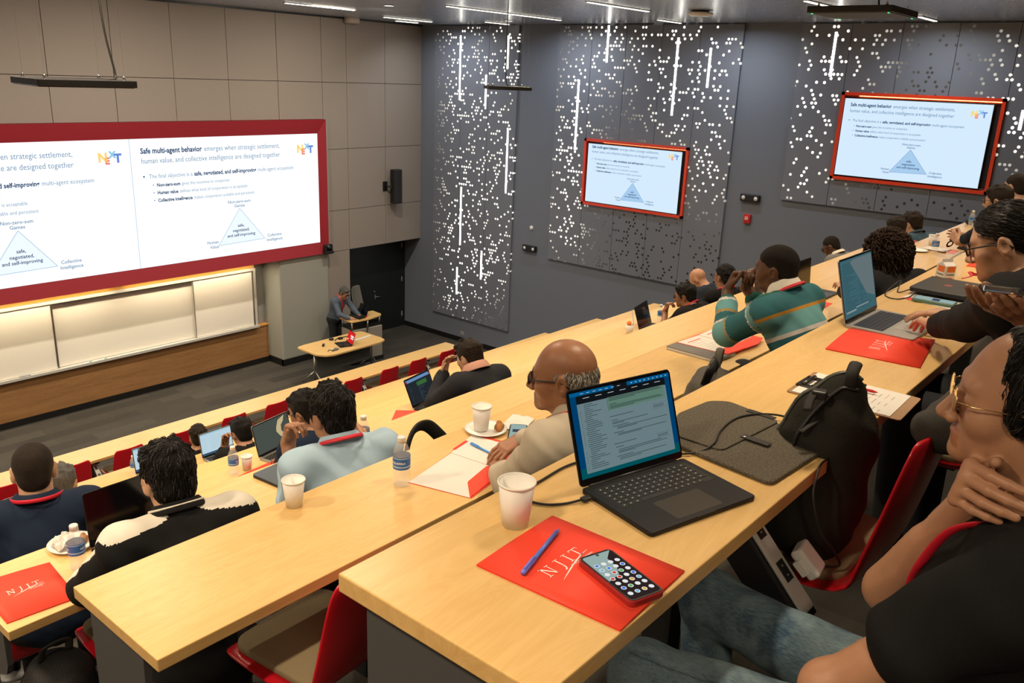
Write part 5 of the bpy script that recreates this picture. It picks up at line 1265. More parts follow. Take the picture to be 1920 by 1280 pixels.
def person(label, at=None, hip=None, yaw=0, lean=5, lean2=12, side=0, head=(0,10,0), skin=None, hair=('short',None), shirt=None, pants=None, L=None, Rr=None,
           sleeve=1.0, s=1.0, h=.010, hh=None, hd=None, belly=0, collar=None, lanyard=False, specs=None, legs=True, stand=False, fat=1.0, floor=None, wr=None, shirt_fn=None, group=None, loose=.010, kneeout=0, handfine=True, hs=None, extra=None, hz=1.0, thigh_yaw=0, thigh=1.0, kneeup=0, neck=0, strands=0, srad=1.0):
    B = rotm('Z', yaw); T1 = B @ rotm('Y', side) @ rotm('X', -lean); T2 = B @ rotm('Y', side) @ rotm('X', -(lean+lean2)); Hd = B @ rotm('Z', head[0]) @ rotm('X', -head[1]) @ rotm('Y', head[2])
    ch = T1 @ vec(0,0,.28)*s; S = {}; 
    for sg, nm in ((-1,'L'),(1,'R')): S[nm] = ch + T2 @ vec(sg*.178,0,.165)*s
    nb = ch + T2 @ vec(0,-.005,.205)*s
    hc = nb + T2 @ vec(0,.012,.055)*s + Hd @ vec(0,.030,.085)*s + T2 @ vec(0,.25*neck,neck); hs = hs or s
    hip = np.array(hip, float) if at is None else np.array(at, float)-hc; O = hip.copy()
    arms = {}
    for nm, spec in (('L',L),('R',Rr)):
        sg = -1 if nm == 'L' else 1
        if spec is None: spec = dict(w=tuple(O + B @ (vec(sg*.20,.34,.16)*s)))
        W = np.array(spec['w'], float)-O if not spec.get('local') else B @ np.array(spec['w'],float)
        E, W = ik(S[nm], W, .285*s, .255*s, B @ np.array(spec.get('hint',(sg*.6,-.5,-.8)),float)) if 'e' not in spec else (np.array(spec['e'],float)-O, W)
        arms[nm] = (S[nm], E, W, spec)
    # ---------------- skin body
    P = Prims(); head_prims(P, hc, Hd, hs*hz, fat)
    P.rc(nb-T2@vec(0,0,.03)*s, hc+Hd@vec(0,-.020,-.06)*hs, .060*s, .053*s, .03, 0)
    def trunk(Q, g, m=0, k=.05):
        Q.el(T1@vec(0,-.015,.01)*s, vec(.168,.122,.115)*s+g, k, m, T1); Q.el(T1@vec(0,.0+belly*.5,.13)*s, vec(.152,.112+belly,.15)*s+g, k, m, T1)
        Q.el(ch+T2@vec(0,.004,.035)*s, vec(.168,.116,.165)*s+g, k, m, T2)
        Q.rc(S['L'], S['R'], .060*s+g, .060*s+g, .06, m)
        for nm in 'LR': Q.rc(nb+T2@vec(0,-.008,-.012)*s, S[nm], .050*s+g*.7, .052*s+g, .035, m); Q.sp(S[nm], .062*s+g, .03, m)
    trunk(P, -.006)
    for nm in 'LR':
        S_, E, W, spec = arms[nm]; P.rc(S_, E, .050*s, .040*s, .02, 0); P.rc(E, W, .041*s, .0265*s, .02, 0); P.rc(E, E+(W-E)*.45, .043*s, .036*s, .02, 0)
        hp = spec.get('hand'); sg = 1 if nm == 'R' else -1
        d = np.array(hp['d'],float) if hp and 'd' in hp else (W-E); nr = np.array(hp['n'],float) if hp and 'n' in hp else np.array((0,0,-1.))
        kw = {k_: v for k_, v in (hp or {}).items() if k_ in ('curl','spread','thumb','curls','tc')}
        P.rc(W-unit(W-E)*.03*s, W, .0265*s, .023*s, .015, 0)
        # thumb side: for right hand with palm down (n=-z), fingers forward: thumb to the left
        hand_prims(P, W, d, nr, 1 if nm == 'R' else -1, s=s*1.0, **kw); spec['_tip'] = W+unit(d)*.09*s
    leg = {}
    for sg, nm in ((-1,'L'),(1,'R')):
        hj = B@vec(sg*.088,.0,-.005)*s
        if stand: K = hj+B@vec(sg*.01,.04,-.43)*s; A = K+B@vec(0,-.03,-.42)*s
        else:
            ty = rotm('Z', thigh_yaw+sg*-kneeout); K = hj+B@ty@vec(sg*.03,.42*thigh,-.015+kneeup)*s; zA = (floor-O[2]+.07) if floor is not None else -.46*s; A = vec(K[0],K[1],zA)+B@vec(0,-.02,0)
        leg[nm] = (hj, K, A); 
        if legs: P.rc(hj, K, .078*s, .055*s, .04, 0); P.rc(K, A, .054*s, .038*s, .02, 0); P.rc(A+vec(0,0,-.035), A+B@vec(0,.15,-.04)*s, .034*s, .030*s, .02, 0)
    skin_m = skin; lip_m = mat(skin.name+'_lip', tuple(np.array(list(skin['c']))*np.array((.92,.74,.70))), .4) if 'c' in skin else skin
    fine = []
    hf = hh or h*.55; rad = .135*hs
    fine.append((hc-rad-vec(0,0,.01), hc+rad+vec(0,0,.0), hf))
    for nm in 'LR':
        S_, E, W, spec = arms[nm]
        if handfine and spec.get('vis', True): ctr = spec['_tip']; fine.append((ctr-.125*s, ctr+.125*s, hd or hf))
    body = sdf_obj('person', P, h*1.25, [skin_m, lip_m], fine=fine, loc=tuple(O)); tag(body, label, 'person', group)
    # ---------------- shirt
    if shirt is not None:
        Q = Prims(); trunk(Q, loose)
        for nm in 'LR':
            S_, E, W, spec = arms[nm]; g = loose; m = 1
            if sleeve >= 1: 
                Q.rc(S_, E, .054*s+g, .044*s+g, .025, m); Q.rc(E, E+(W-E)*(sleeve-1 if sleeve > 1 else .02)*.97, .046*s+g, (.046-.016*(sleeve-1))*s+g, .02, m)
            else: Q.rc(S_, S_+(E-S_)*sleeve, .056*s+g, .056*s+g*1.6, .025, m)
        if extra: extra(Q, dict(nb=nb,ch=ch,T1=T1,T2=T2,S=S,arms=arms,s=s))
        # open neckline
        Q.rc(nb+T2@vec(0,.012,.0)*s, nb+T2@vec(0,.020,.12)*s, .058*s, .075*s, .012, 0, sub=True)
        mats_ = shirt if isinstance(shirt, list) else [shirt, shirt]
        so = sdf_obj('shirt', Q, h, mats_, body, wr=wr if wr is not None else [(.0035,34,1.0),(.002,71,2.2)])
        if shirt_fn: shirt_fn(so, dict(nb=nb,ch=ch,T1=T1,T2=T2,S=S,arms=arms,s=s,B=B))
    if pants is not None and legs:
        Q = Prims(); Q.el(T1@vec(0,-.015,.0)*s, vec(.172,.128,.11)*s+.008, .04, 0, T1)
        for nm in 'LR': hj, K, A = leg[nm]; Q.rc(hj, K, .088*s, .066*s, .045, 0); Q.rc(K, A+vec(0,0,.02), .064*s, .052*s, .03, 0)
        sdf_obj('trousers', Q, max(h*1.1, .010), [pants], body, wr=[(.004,26,.3),(.0025,60,1.2)] if h < .009 else None)
        mb = MB()
        for nm in 'LR':
            A = leg[nm][2]; fw = B@vec(0,1,0); mb = MB(); mb.sphere(A+fw*.06+vec(0,0,-.032), .05, 12, sc=(1,1,.75)); mb.tube([A+fw*-.02+vec(0,0,-.03), A+fw*.17+vec(0,0,-.042)], [.042,.036], 10); mb.build('shoe', M_black, body)
    # ---------------- hair, collar, lanyard, glasses
    if hair[1] is not None:
        Q = Prims(); hair_prims(Q, hair[0], hc, Hd, hs*hz, seed=len(label)); sdf_obj('hair', Q, hf*1.0, [hair[1]], body, sm=1 if 'curly' not in hair[0] else 0, wr=[(.0014,160,0.4),(.0010,290,1.0)] if hair[0] in ('short','pulled','recede','side') else ([(.0008,300,.5)] if hair[0] in ('buzz','fringe') else [(.002,170,.2)]))
    if strands:
        ho = [c for c in body.children if c.name.startswith('hair')][0]; r9 = np.random.default_rng(strands); hm = ho.data; bv = BVHTree.FromPolygons([v.co for v in hm.vertices], [tuple(p.vertices) for p in hm.polygons])
        crown = Vector(hc + Hd @ vec(.012,-.045,.125)*hs); knot = Vector(hc + Hd @ vec(0,-.135,-.02)*hs); mbs = [MB(), MB()]; sr_ = srad; nv = len(hm.vertices)
        for i in range(strands):
            p = hm.vertices[int(r9.integers(nv))].co.copy(); nr = hm.vertices[0].normal; pts = []; jit = Vector(r9.normal(0,.35 if hair[0] != 'pulled' else .06,3)); ln = r9.uniform(.6,1.2)
            for k in range(6):
                l, nr, _, _ = bv.find_nearest(p)
                if l is None: break
                pts.append(l+nr*(.0012+.0022*math.sin(PI*min(1,k/4)))); d = (l-crown) if hair[0] != 'pulled' else (knot-l); d = d-nr*d.dot(nr); d = d.normalized() if d.length > 1e-4 else Vector((1,0,0)); d = (d+jit*.6); d = d-nr*d.dot(nr); p = l+d.normalized()*.0065*ln*hs
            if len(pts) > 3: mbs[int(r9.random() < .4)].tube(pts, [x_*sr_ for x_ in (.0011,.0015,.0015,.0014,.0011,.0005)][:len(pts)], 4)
        mbs[0].build('hair_strands', hair[1], body); mbs[1].build('hair_strands', mat(hair[1].name+'_pale', tuple(min(1,x*2.4) for x in hair[2]) if len(hair) > 2 else (.03,.026,.022), .5), body)  # second build: paler hair tone for a random share of strands
    if hair[0] == 'bigcurly':
        mb = MB(); r9 = np.random.default_rng(5); T = lambda p: Vector(hc + Hd @ (np.array(p)*hs*hz))
        for i in range(620):
            a = r9.uniform(PI*.80,2.2*PI) if r9.random() < .75 else r9.uniform(0,2*PI); e = r9.uniform(-.35,1.5); v = vec(math.cos(a)*math.cos(e),math.sin(a)*math.cos(e),math.sin(e)); p = vec(0,-.02,.038)+v*vec(.098,.118,.106)
            if p[1] > .055 and p[2] < .07: continue
            pts = []; ph = r9.uniform(0,6); L_ = r9.uniform(.06,.15)
            for k in range(14):
                u_ = k/13; q = p+v*(.010+.022*math.sin(PI*min(1,u_*1.3)))+vec(0,0,-L_*u_*u_)+vec(v[0],v[1],0)*.02*u_; pts.append(T(q+vec(math.cos(ph+u_*11),math.sin(ph+u_*11),.4*math.cos(ph+u_*11))*.0075))
            mb.tube(pts, [.0042]*12+[.0034,.002], 5)
        mb.build('hair_curls', hair[1], body)
    if collar is not None:
        cm, hgt = collar[:2]; cr_ = collar[2] if len(collar) > 2 else 0
        t = lambda a, z, r: Vector(nb + T2@(vec(r*math.cos(a), r*math.sin(a)*1.04+.010-.12*z,   .022+z-(.050+.25*z)*max(0,math.sin(a))**1.5))*s)
        mb = MB(); n_ = 30; rows_ = [(.010,.092+cr_),(.012+hgt*.25,.090+cr_),(.014+hgt*.6,.082+cr_),(.016+hgt,.073+cr_*.7),(.012+hgt*1.02,.066+cr_*.5),(.010+hgt*.5,.062+cr_*.3)]; P_ = []; F_ = []
        for z, r in rows_:
            for i in range(n_): P_.append(t(PI/2+.10+(2*PI-.20)*i/(n_-1), z, r))
        for k in range(len(rows_)-1):
            for i in range(n_-1): F_.append((k*n_+i, k*n_+i+1, (k+1)*n_+i+1, (k+1)*n_+i))
        mb.add(P_, F_, 0, True); mb.build('collar', cm, body, solid=.004, sub=1)
    if lanyard:
        t = lambda x, y, z: Vector(nb + T2@(vec(x,y,z))*s)
        mb = MB(); c_ = .012 if collar else 0; pts = [t(0,.155,-.20),t(-.030,.145,-.12),t(-.064,.110,-.02),t(-.082-c_,.05,.026),t(-.078-c_,-.02,.040),t(-.050-c_*.7,-.074-c_*.6,.044),t(0,-.092-c_,.045),t(.050+c_*.7,-.074-c_*.6,.044),t(.078+c_,-.02,.040),t(.082+c_,.05,.026),t(.064,.110,-.02),t(.030,.145,-.12),t(0,.155,-.20)]
        mb.tube(spline(pts, 5), .0085*s, 8, flat=.35); mb.build('lanyard', mat('lanyard_red', (.58,.012,.03), .5), body)
    if specs: glasses(body, hc, Hd, hs*hz, *specs)
    if hh and hh <= .006: eyes(body, hc, Hd, hs*hz)
    return body, dict(hc=hc+O, nb=nb+O, S={k: v+O for k, v in S.items()}, arms={k: (a+O,b+O,c+O) for k,(a,b,c,_) in arms.items()}, Hd=Hd, T2=T2, B=B, O=O, s=s, ch=ch+O, T1=T1, leg={k: tuple(x+O for x in v) for k, v in leg.items()})
# ================================================================== THE AUDIENCE
def SK(n, c): m = skin_mat(n, c); m['c'] = list(c); return m
S_brown = SK('brown', (.30,.135,.070)); S_dark = SK('dark', (.105,.045,.024)); S_tan = SK('tan', (.42,.215,.125)); S_light = SK('light', (.50,.285,.185)); S_med = SK('medium', (.36,.175,.10))
H_black = hair_mat('black', (.010,.009,.009), (1,1,.2)); H_dbrown = hair_mat('dark_brown', (.022,.014,.009), (1,1,.25)); H_grey = hair_mat('grey', (.22,.20,.17), (1,1,.25), var=.6); H_buzz = hair_mat('cropped', (.016,.011,.008), rough=.7, sc=500)
H_sleek = hair_mat('sleek_black', (.010,.009,.009), (1,.12,1), bump=.45, sc=240, rough=.36); H_curl = hair_mat('curly_brown', (.030,.015,.008), rough=.45); H_salt = hair_mat('salt_pepper', (.10,.095,.09), (1,1,.3), var=.7); H_fade = hair_mat('faded_brown', (.03,.02,.014), rough=.6, sc=420)
C_black = cloth_mat('black_tee', (.006,.006,.0065)); C_beige = cloth_mat('beige_shirt', (.47,.41,.32), bump=.12); C_navy = cloth_mat('navy_polo', (.010,.020,.045)); C_blue = cloth_mat('light_blue_shirt', (.36,.50,.62), bump=.12)
C_dnavy = cloth_mat('dark_navy', (.012,.018,.03)); C_char = cloth_mat('charcoal_hoodie', (.018,.019,.024)); C_blaz = cloth_mat('black_blazer', (.011,.011,.012)); C_denim = cloth_mat('denim_jacket', (.045,.085,.12)); C_grey = cloth_mat('grey_jacket', (.16,.155,.15))
C_chambray = cloth_mat('chambray_shirt', (.085,.11,.145)); C_pink = cloth_mat('pink_hood', (.62,.33,.25)); C_white = cloth_mat('white_collar', (.72,.68,.60), bump=.1); C_rose = cloth_mat('rose_top', (.35,.10,.11)); C_plaid = cloth_mat('plaid_blue', (.14,.20,.25), var=.5); C_dk = cloth_mat('dark_trousers', (.02,.021,.025)); C_cream = cloth_mat('cream_panel', (.66,.62,.54), bump=.1)
def jeans():
    m, nt, b, out = nt_new('blue_jeans'); L = nt.links.new; tc = N(nt, 'ShaderNodeTexCoord')
    nz = N(nt, 'ShaderNodeTexNoise', i_Scale=7.0, i_Detail=5.0, i_Distortion=.8); L(tc.outputs['Object'], nz.inputs['Vector'])
    mp = N(nt, 'ShaderNodeMapping'); mp.inputs['Scale'].default_value = (400, 60, 400); mp.inputs['Rotation'].default_value = (.3,.5,.2); L(tc.outputs['Object'], mp.inputs[0])
    n2 = N(nt, 'ShaderNodeTexNoise', i_Scale=1.0, i_Detail=2.0); L(mp.outputs[0], n2.inputs['Vector'])
    ad = N(nt, 'ShaderNodeMath', operation='MULTIPLY_ADD'); ad.inputs[1].default_value = .35; L(n2.outputs[0], ad.inputs[0]); L(nz.outputs[0], ad.inputs[2])
    cr = N(nt, 'ShaderNodeValToRGB'); cr.color_ramp.elements[0].position = .50; cr.color_ramp.elements[1].position = .95; cr.color_ramp.elements[0].color = (.028,.062,.105,1); cr.color_ramp.elements[1].color = (.25,.34,.37,1)
    L(ad.outputs[0], cr.inputs[0]); L(cr.outputs[0], b.inputs['Base Color']); b.inputs['Roughness'].default_value = .9; b.inputs['Specular IOR Level'].default_value = .2
    bp = N(nt, 'ShaderNodeBump', i_Strength=.3, i_Distance=.002); L(n2.outputs[0], bp.inputs['Height']); L(bp.outputs[0], b.inputs['Normal']); return m
M_jeans = jeans()
def stripe_mat():
    m, nt, b, out = nt_new('striped_knit'); L = nt.links.new
    at = N(nt, 'ShaderNodeAttribute', attribute_name='band'); cr = N(nt, 'ShaderNodeValToRGB'); cr.color_ramp.interpolation = 'CONSTANT'
    T, W_, Yl, Lt, Bl, Gr = (.035,.135,.16,1), (.62,.58,.54,1), (.45,.22,.03,1), (.14,.34,.36,1), (.03,.10,.17,1), (.02,.10,.085,1)
    st = [(0,Bl),(.10,Yl),(.125,Bl),(.28,T),(.57,W_),(.605,Lt),(.755,Yl),(.785,T),(.95,Gr)]
    e = cr.color_ramp.elements; e[0].position = 0; e[0].color = Bl; e[1].position = .10; e[1].color = Yl
    for p, c_ in st[2:]: x = e.new(p); x.color = c_
    L(at.outputs['Fac'], cr.inputs[0]); L(cr.outputs[0], b.inputs['Base Color']); b.inputs['Roughness'].default_value = .9; b.inputs['Specular IOR Level'].default_value = .2
    nz = N(nt, 'ShaderNodeTexNoise', i_Scale=500.0); tc = N(nt, 'ShaderNodeTexCoord'); L(tc.outputs['Object'], nz.inputs['Vector'])
    bp = N(nt, 'ShaderNodeBump', i_Strength=.3, i_Distance=.004); L(nz.outputs[0], bp.inputs['Height']); L(bp.outputs[0], b.inputs['Normal']); return m
def band_fn(o, J):
    me = o.data; n = len(me.vertices); co = np.zeros(n*3, f32); me.vertices.foreach_get('co', co); co = co.reshape(-1,3).astype(float)
    q = (co-J['ch']) @ J['T2']; val = np.clip((q[:,2]+.30)/.58, 0, .999)
    lab = np.zeros(n, int); li = np.zeros(len(me.loops), np.int32); me.loops.foreach_get('vertex_index', li); mi = np.zeros(len(me.polygons), np.int32); me.polygons.foreach_get('material_index', mi); lab[li] = np.repeat(mi, 4)
    for nm in 'LR':
        S_, E, W, _ = J['arms'][nm]; d1 = E-S_; L1 = np.linalg.norm(d1); d2 = W-E; L2 = np.linalg.norm(d2)
        t1 = (co-S_) @ d1/L1; t2 = (co-E) @ d2/L2; r1 = np.linalg.norm(co-S_-np.clip(t1,0,L1)[:,None]*d1/L1, axis=1); r2 = np.linalg.norm(co-E-np.clip(t2,0,L2)[:,None]*d2/L2, axis=1)
        m = (lab == 1) & (np.minimum(r1,r2) < .085) & (t1 > .035); s_ = np.where(r2 < r1, L1+np.clip(t2,0,L2), np.clip(t1,0,L1))/(L1+L2)
        x = s_; v = np.full(n, .3)
        for a, b_, z in ((.0,.08,.3),(.08,.13,.65),(.13,.155,.58),(.155,.42,.3),(.42,.45,.77),(.45,.58,.7),(.58,.615,.58),(.615,.70,.3),(.70,.73,.77),(.73,.84,.7),(.84,.875,.58),(.875,1.01,.97)): v[(x >= a) & (x < b_)] = z
        val[m] = v[m]
    at = me.attributes.new('band', 'FLOAT', 'POINT'); at.data.foreach_set('value', val.astype(f32))
def yoke_fn(o, J):            # cream panel along the shoulder and sleeve top
    me = o.data; n = len(me.polygons); c = np.zeros(n*3, f32); me.polygons.foreach_get('center', c); c = c.reshape(-1,3).astype(float); nr = np.zeros(n*3, f32); me.polygons.foreach_get('normal', nr); nr = nr.reshape(-1,3)
    mi = np.zeros(n, np.int32)
    for nm in 'LR':
        S_, E, W, _ = J['arms'][nm]
        P0 = J['nb']+(S_-J['nb'])*.45
        for a, b_ in ((P0,S_),(S_,E),(E,W)):
            d = b_-a; L = np.linalg.norm(d); t = np.clip(((c-a) @ d)/(L*L), 0, 1); r = c-a-t[:,None]*d; up = J['T2'] @ vec(0,-.45,1.); up = up-d*(up @ d)/(L*L); up /= np.linalg.norm(up)
            k = (r @ up)/(np.linalg.norm(r,axis=1)+1e-9); mi[(np.linalg.norm(r,axis=1) < .13) & (k > .72)] = 1
    me.polygons.foreach_set('material_index', mi); me.update()
    t = lambda a: Vector(J['nb'] + J['T2'] @ (vec(.086*math.cos(a), .086*math.sin(a)+.008, .052-.036*max(0,math.sin(a))))*J['s'])
    mb = MB(); mb.tube([t(2*PI*i/28) for i in range(28)], .0045, 6, closed=True); mb.build('collar_piping', C_cream, o)
flat = lambda: dict(curl=(18,22,14))
GRP = 'people seated in the hall'
DEV = False
def PP(*a, **k):
    k.setdefault('group', GRP); return person(*a, **k)

# near man in jeans
near_hand = dict(d=(-.92,.18,.30), n=(-.10,-.98,-.16), curls=[(62,26,14),(66,28,16),(70,30,16),(72,32,18)], spread=2, thumb=28)
nm, J = PP('man in black t-shirt and blue jeans resting chin on fist, gold glasses', at=(1.52,.172,5.372), yaw=4, lean=-16, lean2=14, neck=.07, strands=1800, srad=.5, head=(13,0,-3), skin=S_tan, hair=('recede',H_black), shirt=C_black, pants=M_jeans,
   L=dict(w=(1.36,.33,4.62), e=(1.30,.335,4.86), hand=dict(d=(.4,1,-.1), n=(0,.1,-1))), Rr=dict(w=(1.52,.202,5.213), e=(1.61,.335,4.905), hand=near_hand), sleeve=.46, s=1.04, h=.008, hh=.0035, hd=.003, lanyard=True, specs=('round',M_gold), floor=4.235, loose=.016, kneeout=5, thigh=1.16, kneeup=.03, wr=[(.0065,19,.5),(.0045,43,1.7)])
tr = [c for c in nm.children if c.name.startswith('trousers')][0]; M_stitch = mat('ochre_stitch', (.30,.24,.14), .8)
for k_, (dx, dz) in enumerate(((-.10,.0),(-.045,.09))):
    hj, K, A = [np.array(v)-J['O'] for v in J['leg']['L']]; mb = MB(); mb.tube(cling(tr, [hj+(K-hj)*u+vec(dx,0,dz) for u in (.15,.4,.65,.9,1.05)], .0012), .0022, 6); mb.build('seam', M_stitch if k_ == 0 else M_jeans, tr)
hj, K, A = [np.array(v)-J['O'] for v in J['leg']['R']]; mb = MB(); mb.tube(cling(tr, [hj+(K-hj)*u+vec(dx,0,dz) for u, dx, dz in ((.22,-.10,.06),(.30,-.05,.09),(.32,.0,.10),(.24,.06,.10))], .0015), .0028, 6); mb.build('pocket_edge', M_stitch, tr)
# standing person whose hands hold a phone
PP('person in navy jacket at the right edge, only hands holding a phone in view', hip=(2.32,-.10,5.16), yaw=35, lean=3, lean2=10, head=(10,28,0), skin=S_med, hair=('short',H_black), shirt=C_dnavy, pants=C_dk,
   L=dict(w=(1.955,.195,5.405), hint=(-.2,-.6,-1), hand=dict(d=(-.82,.46,.26), n=(.15,.25,.95), curls=[(6,10,8)]*4, thumb=20, spread=2)), Rr=dict(w=(2.02,.26,5.40), hint=(.5,-.4,-.9), hand=dict(d=(-.86,.40,.22), n=(-.1,-.1,.97), curls=[(8,14,10)]*4, thumb=14, spread=2, tc=8)), sleeve=1.86, s=1.0, h=.009, hd=.0035, stand=True, floor=4.235)
phone(None, 0, 0, 'silver phone held in two hands at the right edge', M_chrome, tilt=(.22,.12,1.12), screen='dark', loc=(1.86,.252,5.468))
# woman with laptop
wm, JW = PP('woman in black blazer with black glasses and hair pulled back, typing on silver laptop', at=(2.87,.47,5.425), yaw=-14, lean=14, lean2=16, head=(16,20,0), skin=S_light, hair=('pulled',H_sleek), strands=900, srad=.6, shirt=C_blaz, pants=C_dk,
   L=dict(w=(3.22,.735,5.015), hint=(-.3,-.3,-1), hand=dict(d=(.75,.5,-.1), n=(0,0,-1), **flat())), Rr=dict(w=(3.42,.715,5.025), hint=(.4,-.4,-.8), hand=dict(d=(.12,1,-.10), n=(0,-.05,-1), curls=[(14,20,12),(10,18,12),(14,20,12),(20,24,14)], thumb=38)), sleeve=1.93, s=.96, h=.009, hh=.0042, hd=.0035, specs=('square',M_black), floor=4.235, loose=.014)
# bald man
bm, JB = PP('bald man with grey fringe and black glasses in a beige shirt', at=(2.10,1.50,4.925), yaw=2, lean=6, lean2=12, head=(24,3,0), skin=S_brown, hair=('fringe',H_grey,(.16,.15,.13)), strands=900, shirt=C_beige, pants=C_dk,
   L=dict(w=(2.17,1.80,4.455), hint=(-.8,-.2,-.5), hand=dict(d=(.62,.55,-.12), n=(0,0,-1), **flat())), Rr=dict(w=(2.42,1.93,4.46), hint=(.8,-.2,-.5), hand=dict(d=(-.8,.15,-.15), n=(0,0,-1), **flat())), sleeve=1.92, s=1.03, h=.008, hh=.0042, hd=.004, fat=1.06, belly=.05, collar=(C_beige,.030), lanyard=True, specs=('rect',M_black), floor=3.66, loose=.015, wr=[(.0055,30,.9),(.003,63,2.2)])
# striped sweater man
sk = stripe_mat()
fist = lambda s_: dict(curls=[(60,70,40)]*4, thumb=20, spread=1)
PP('man in teal striped sweater with white collar, hands clasped before his mouth', at=(4.05,1.635,4.965), yaw=-6, lean=16, lean2=14, head=(14,2,0), skin=S_dark, hair=('buzz',H_buzz), shirt=[sk,sk], pants=C_dk,
   L=dict(w=(4.10,1.90,4.80), hint=(-.35,.35,-1), hand=dict(d=(.30,-.20,.85), n=(.2,-1,-.2), **fist(0))), Rr=dict(w=(4.26,1.87,4.80), hint=(.4,.3,-1), hand=dict(d=(-.30,-.20,.85), n=(-.2,-1,-.2), **fist(0))), sleeve=1.70, s=1.05, h=.009, hh=.0048, hd=.004, collar=(C_white,.052,.004), lanyard=True, shirt_fn=band_fn, floor=3.66, loose=.018, wr=[(.004,28,.9),(.002,60,.2)])
# curly woman
PP('person with voluminous curly brown hair in black jacket at the black laptop', at=(5.38,1.50,4.885), yaw=-35, lean=12, lean2=16, head=(0,14,0), skin=S_light, hair=('bigcurly',H_curl), shirt=C_blaz, pants=C_dk,
   L=dict(w=(5.86,1.93,4.47), hint=(-.2,.2,-1), hand=dict(d=(.75,.5,.35), n=(.1,.2,-1), curls=[(30,40,25)]*4)), sleeve=1.9, s=1.0, h=.011, hh=.006, hd=.0055, floor=3.66, loose=.018)
# clasped hands + watch
PP('person in glasses and navy sleeves with clasped hands and a watch', at=(8.42,1.50,4.965), yaw=-18, lean=8, lean2=12, head=(12,6,0), skin=S_light, hair=('short',H_dbrown), shirt=C_dnavy, pants=C_dk,
   L=dict(w=(8.72,1.86,4.475), hint=(-.5,-.2,-.8), hand=dict(d=(.35,.70,.55), n=(.8,-.1,.2), curls=[(40,50,30)]*4)), Rr=dict(w=(8.84,1.82,4.47), hint=(.5,-.2,-.8), hand=dict(d=(.0,.75,.6), n=(-.8,.1,-.2), curls=[(20,25,20)]*4)), sleeve=1.55, s=1.05, h=.013, hh=.009, hd=.006, specs=('rect',M_black), floor=3.66)
PP('man with short cropped hair and patterned collar at the far right edge', at=(9.08,1.50,5.035), yaw=-28, lean=5, lean2=10, head=(0,4,0), skin=S_light, hair=('buzz',H_fade), shirt=C_plaid, pants=C_dk, s=1.05, h=.014, hh=.010, sleeve=1.9, floor=3.66, handfine=False)
PP('person with dark wavy hair and rose top, left of the denim jacket', at=(9.14,2.50,4.49), yaw=-35, head=(0,8,0), skin=S_light, hair=('curly',H_dbrown), shirt=C_rose, pants=C_dk, s=1.06, h=.014, hh=.009, sleeve=1.9, floor=3.20, handfine=False)
PP('man in denim jacket with short dark hair at right', at=(9.85,2.53,4.47), yaw=-28, lean=14, lean2=18, head=(10,14,0), skin=S_light, hair=('short',H_dbrown), shirt=C_denim, pants=C_dk, s=1.05, h=.014, hh=.009, sleeve=1.9, floor=3.20, handfine=False, collar=(C_denim,.02))
PP('man in grey jacket with white collar, head bowed beside the curly hair', at=(10.45,3.56,3.99), yaw=-10, lean=14, lean2=18, head=(12,30,0), skin=S_dark, hair=('buzz',H_buzz), shirt=C_grey, pants=C_dk, s=1.05, h=.014, hh=.009, sleeve=1.9, floor=2.68, handfine=False, collar=(C_white,.03), specs=('rect',M_black))
PP('man in black t-shirt, red lanyard and curly black hair by the orange carton', at=(8.12,3.82,3.915), yaw=-25, head=(4,4,0), skin=S_brown, hair=('curly',H_black), shirt=C_black, pants=C_dk, s=1.08, h=.013, hh=.008, sleeve=.7, floor=2.68, lanyard=True, specs=('rect',M_black), L=dict(w=(8.2,4.15,3.44)), handfine=False)
PP('man with black hair and round glasses resting chin on his hand behind the black laptop', at=(7.36,3.85,3.84), yaw=-6, lean=18, lean2=20, head=(18,10,0), skin=S_brown, hair=('short',H_black), shirt=C_black, pants=C_dk, s=1.0, h=.013, hh=.008, hd=.006, sleeve=.75, floor=2.68, lanyard=True, specs=('round',M_black),
   L=dict(w=(7.37,4.06,3.63), hint=(.3,1.0,-.5), hand=dict(d=(.05,-.25,.9), n=(.1,-1,0), curls=[(60,50,30)]*4)), Rr=dict(w=(8.0,4.1,3.45), hint=(.5,0,-1)))
PP('bald man in navy suit bending forward behind the pale blue laptop', at=(8.88,4.50,3.65), yaw=-5, lean=24, lean2=20, head=(8,38,0), skin=S_tan, hair=('none',None), shirt=C_dnavy, pants=C_dk, s=1.05, h=.014, hh=.010, sleeve=1.9, floor=2.17, handfine=False)
PP('person in charcoal hoodie with pink hood, hand on face', at=(4.23,3.85,3.925), yaw=-10, lean=16, lean2=16, head=(12,16,0), skin=S_light, hair=('short',H_dbrown), shirt=C_char, pants=C_dk, s=1.0, h=.011, hh=.007, hd=.006, sleeve=1.9, floor=2.68, collar=(C_pink,.055,.016), loose=.022,
   L=dict(w=(4.20,4.07,3.76), hint=(-.3,.8,-.8), hand=dict(d=(.05,-.25,.9), n=(.1,-1,0), curls=[(20,25,15)]*4)), Rr=dict(w=(4.50,4.25,3.46), hint=(.6,0,-.8)))
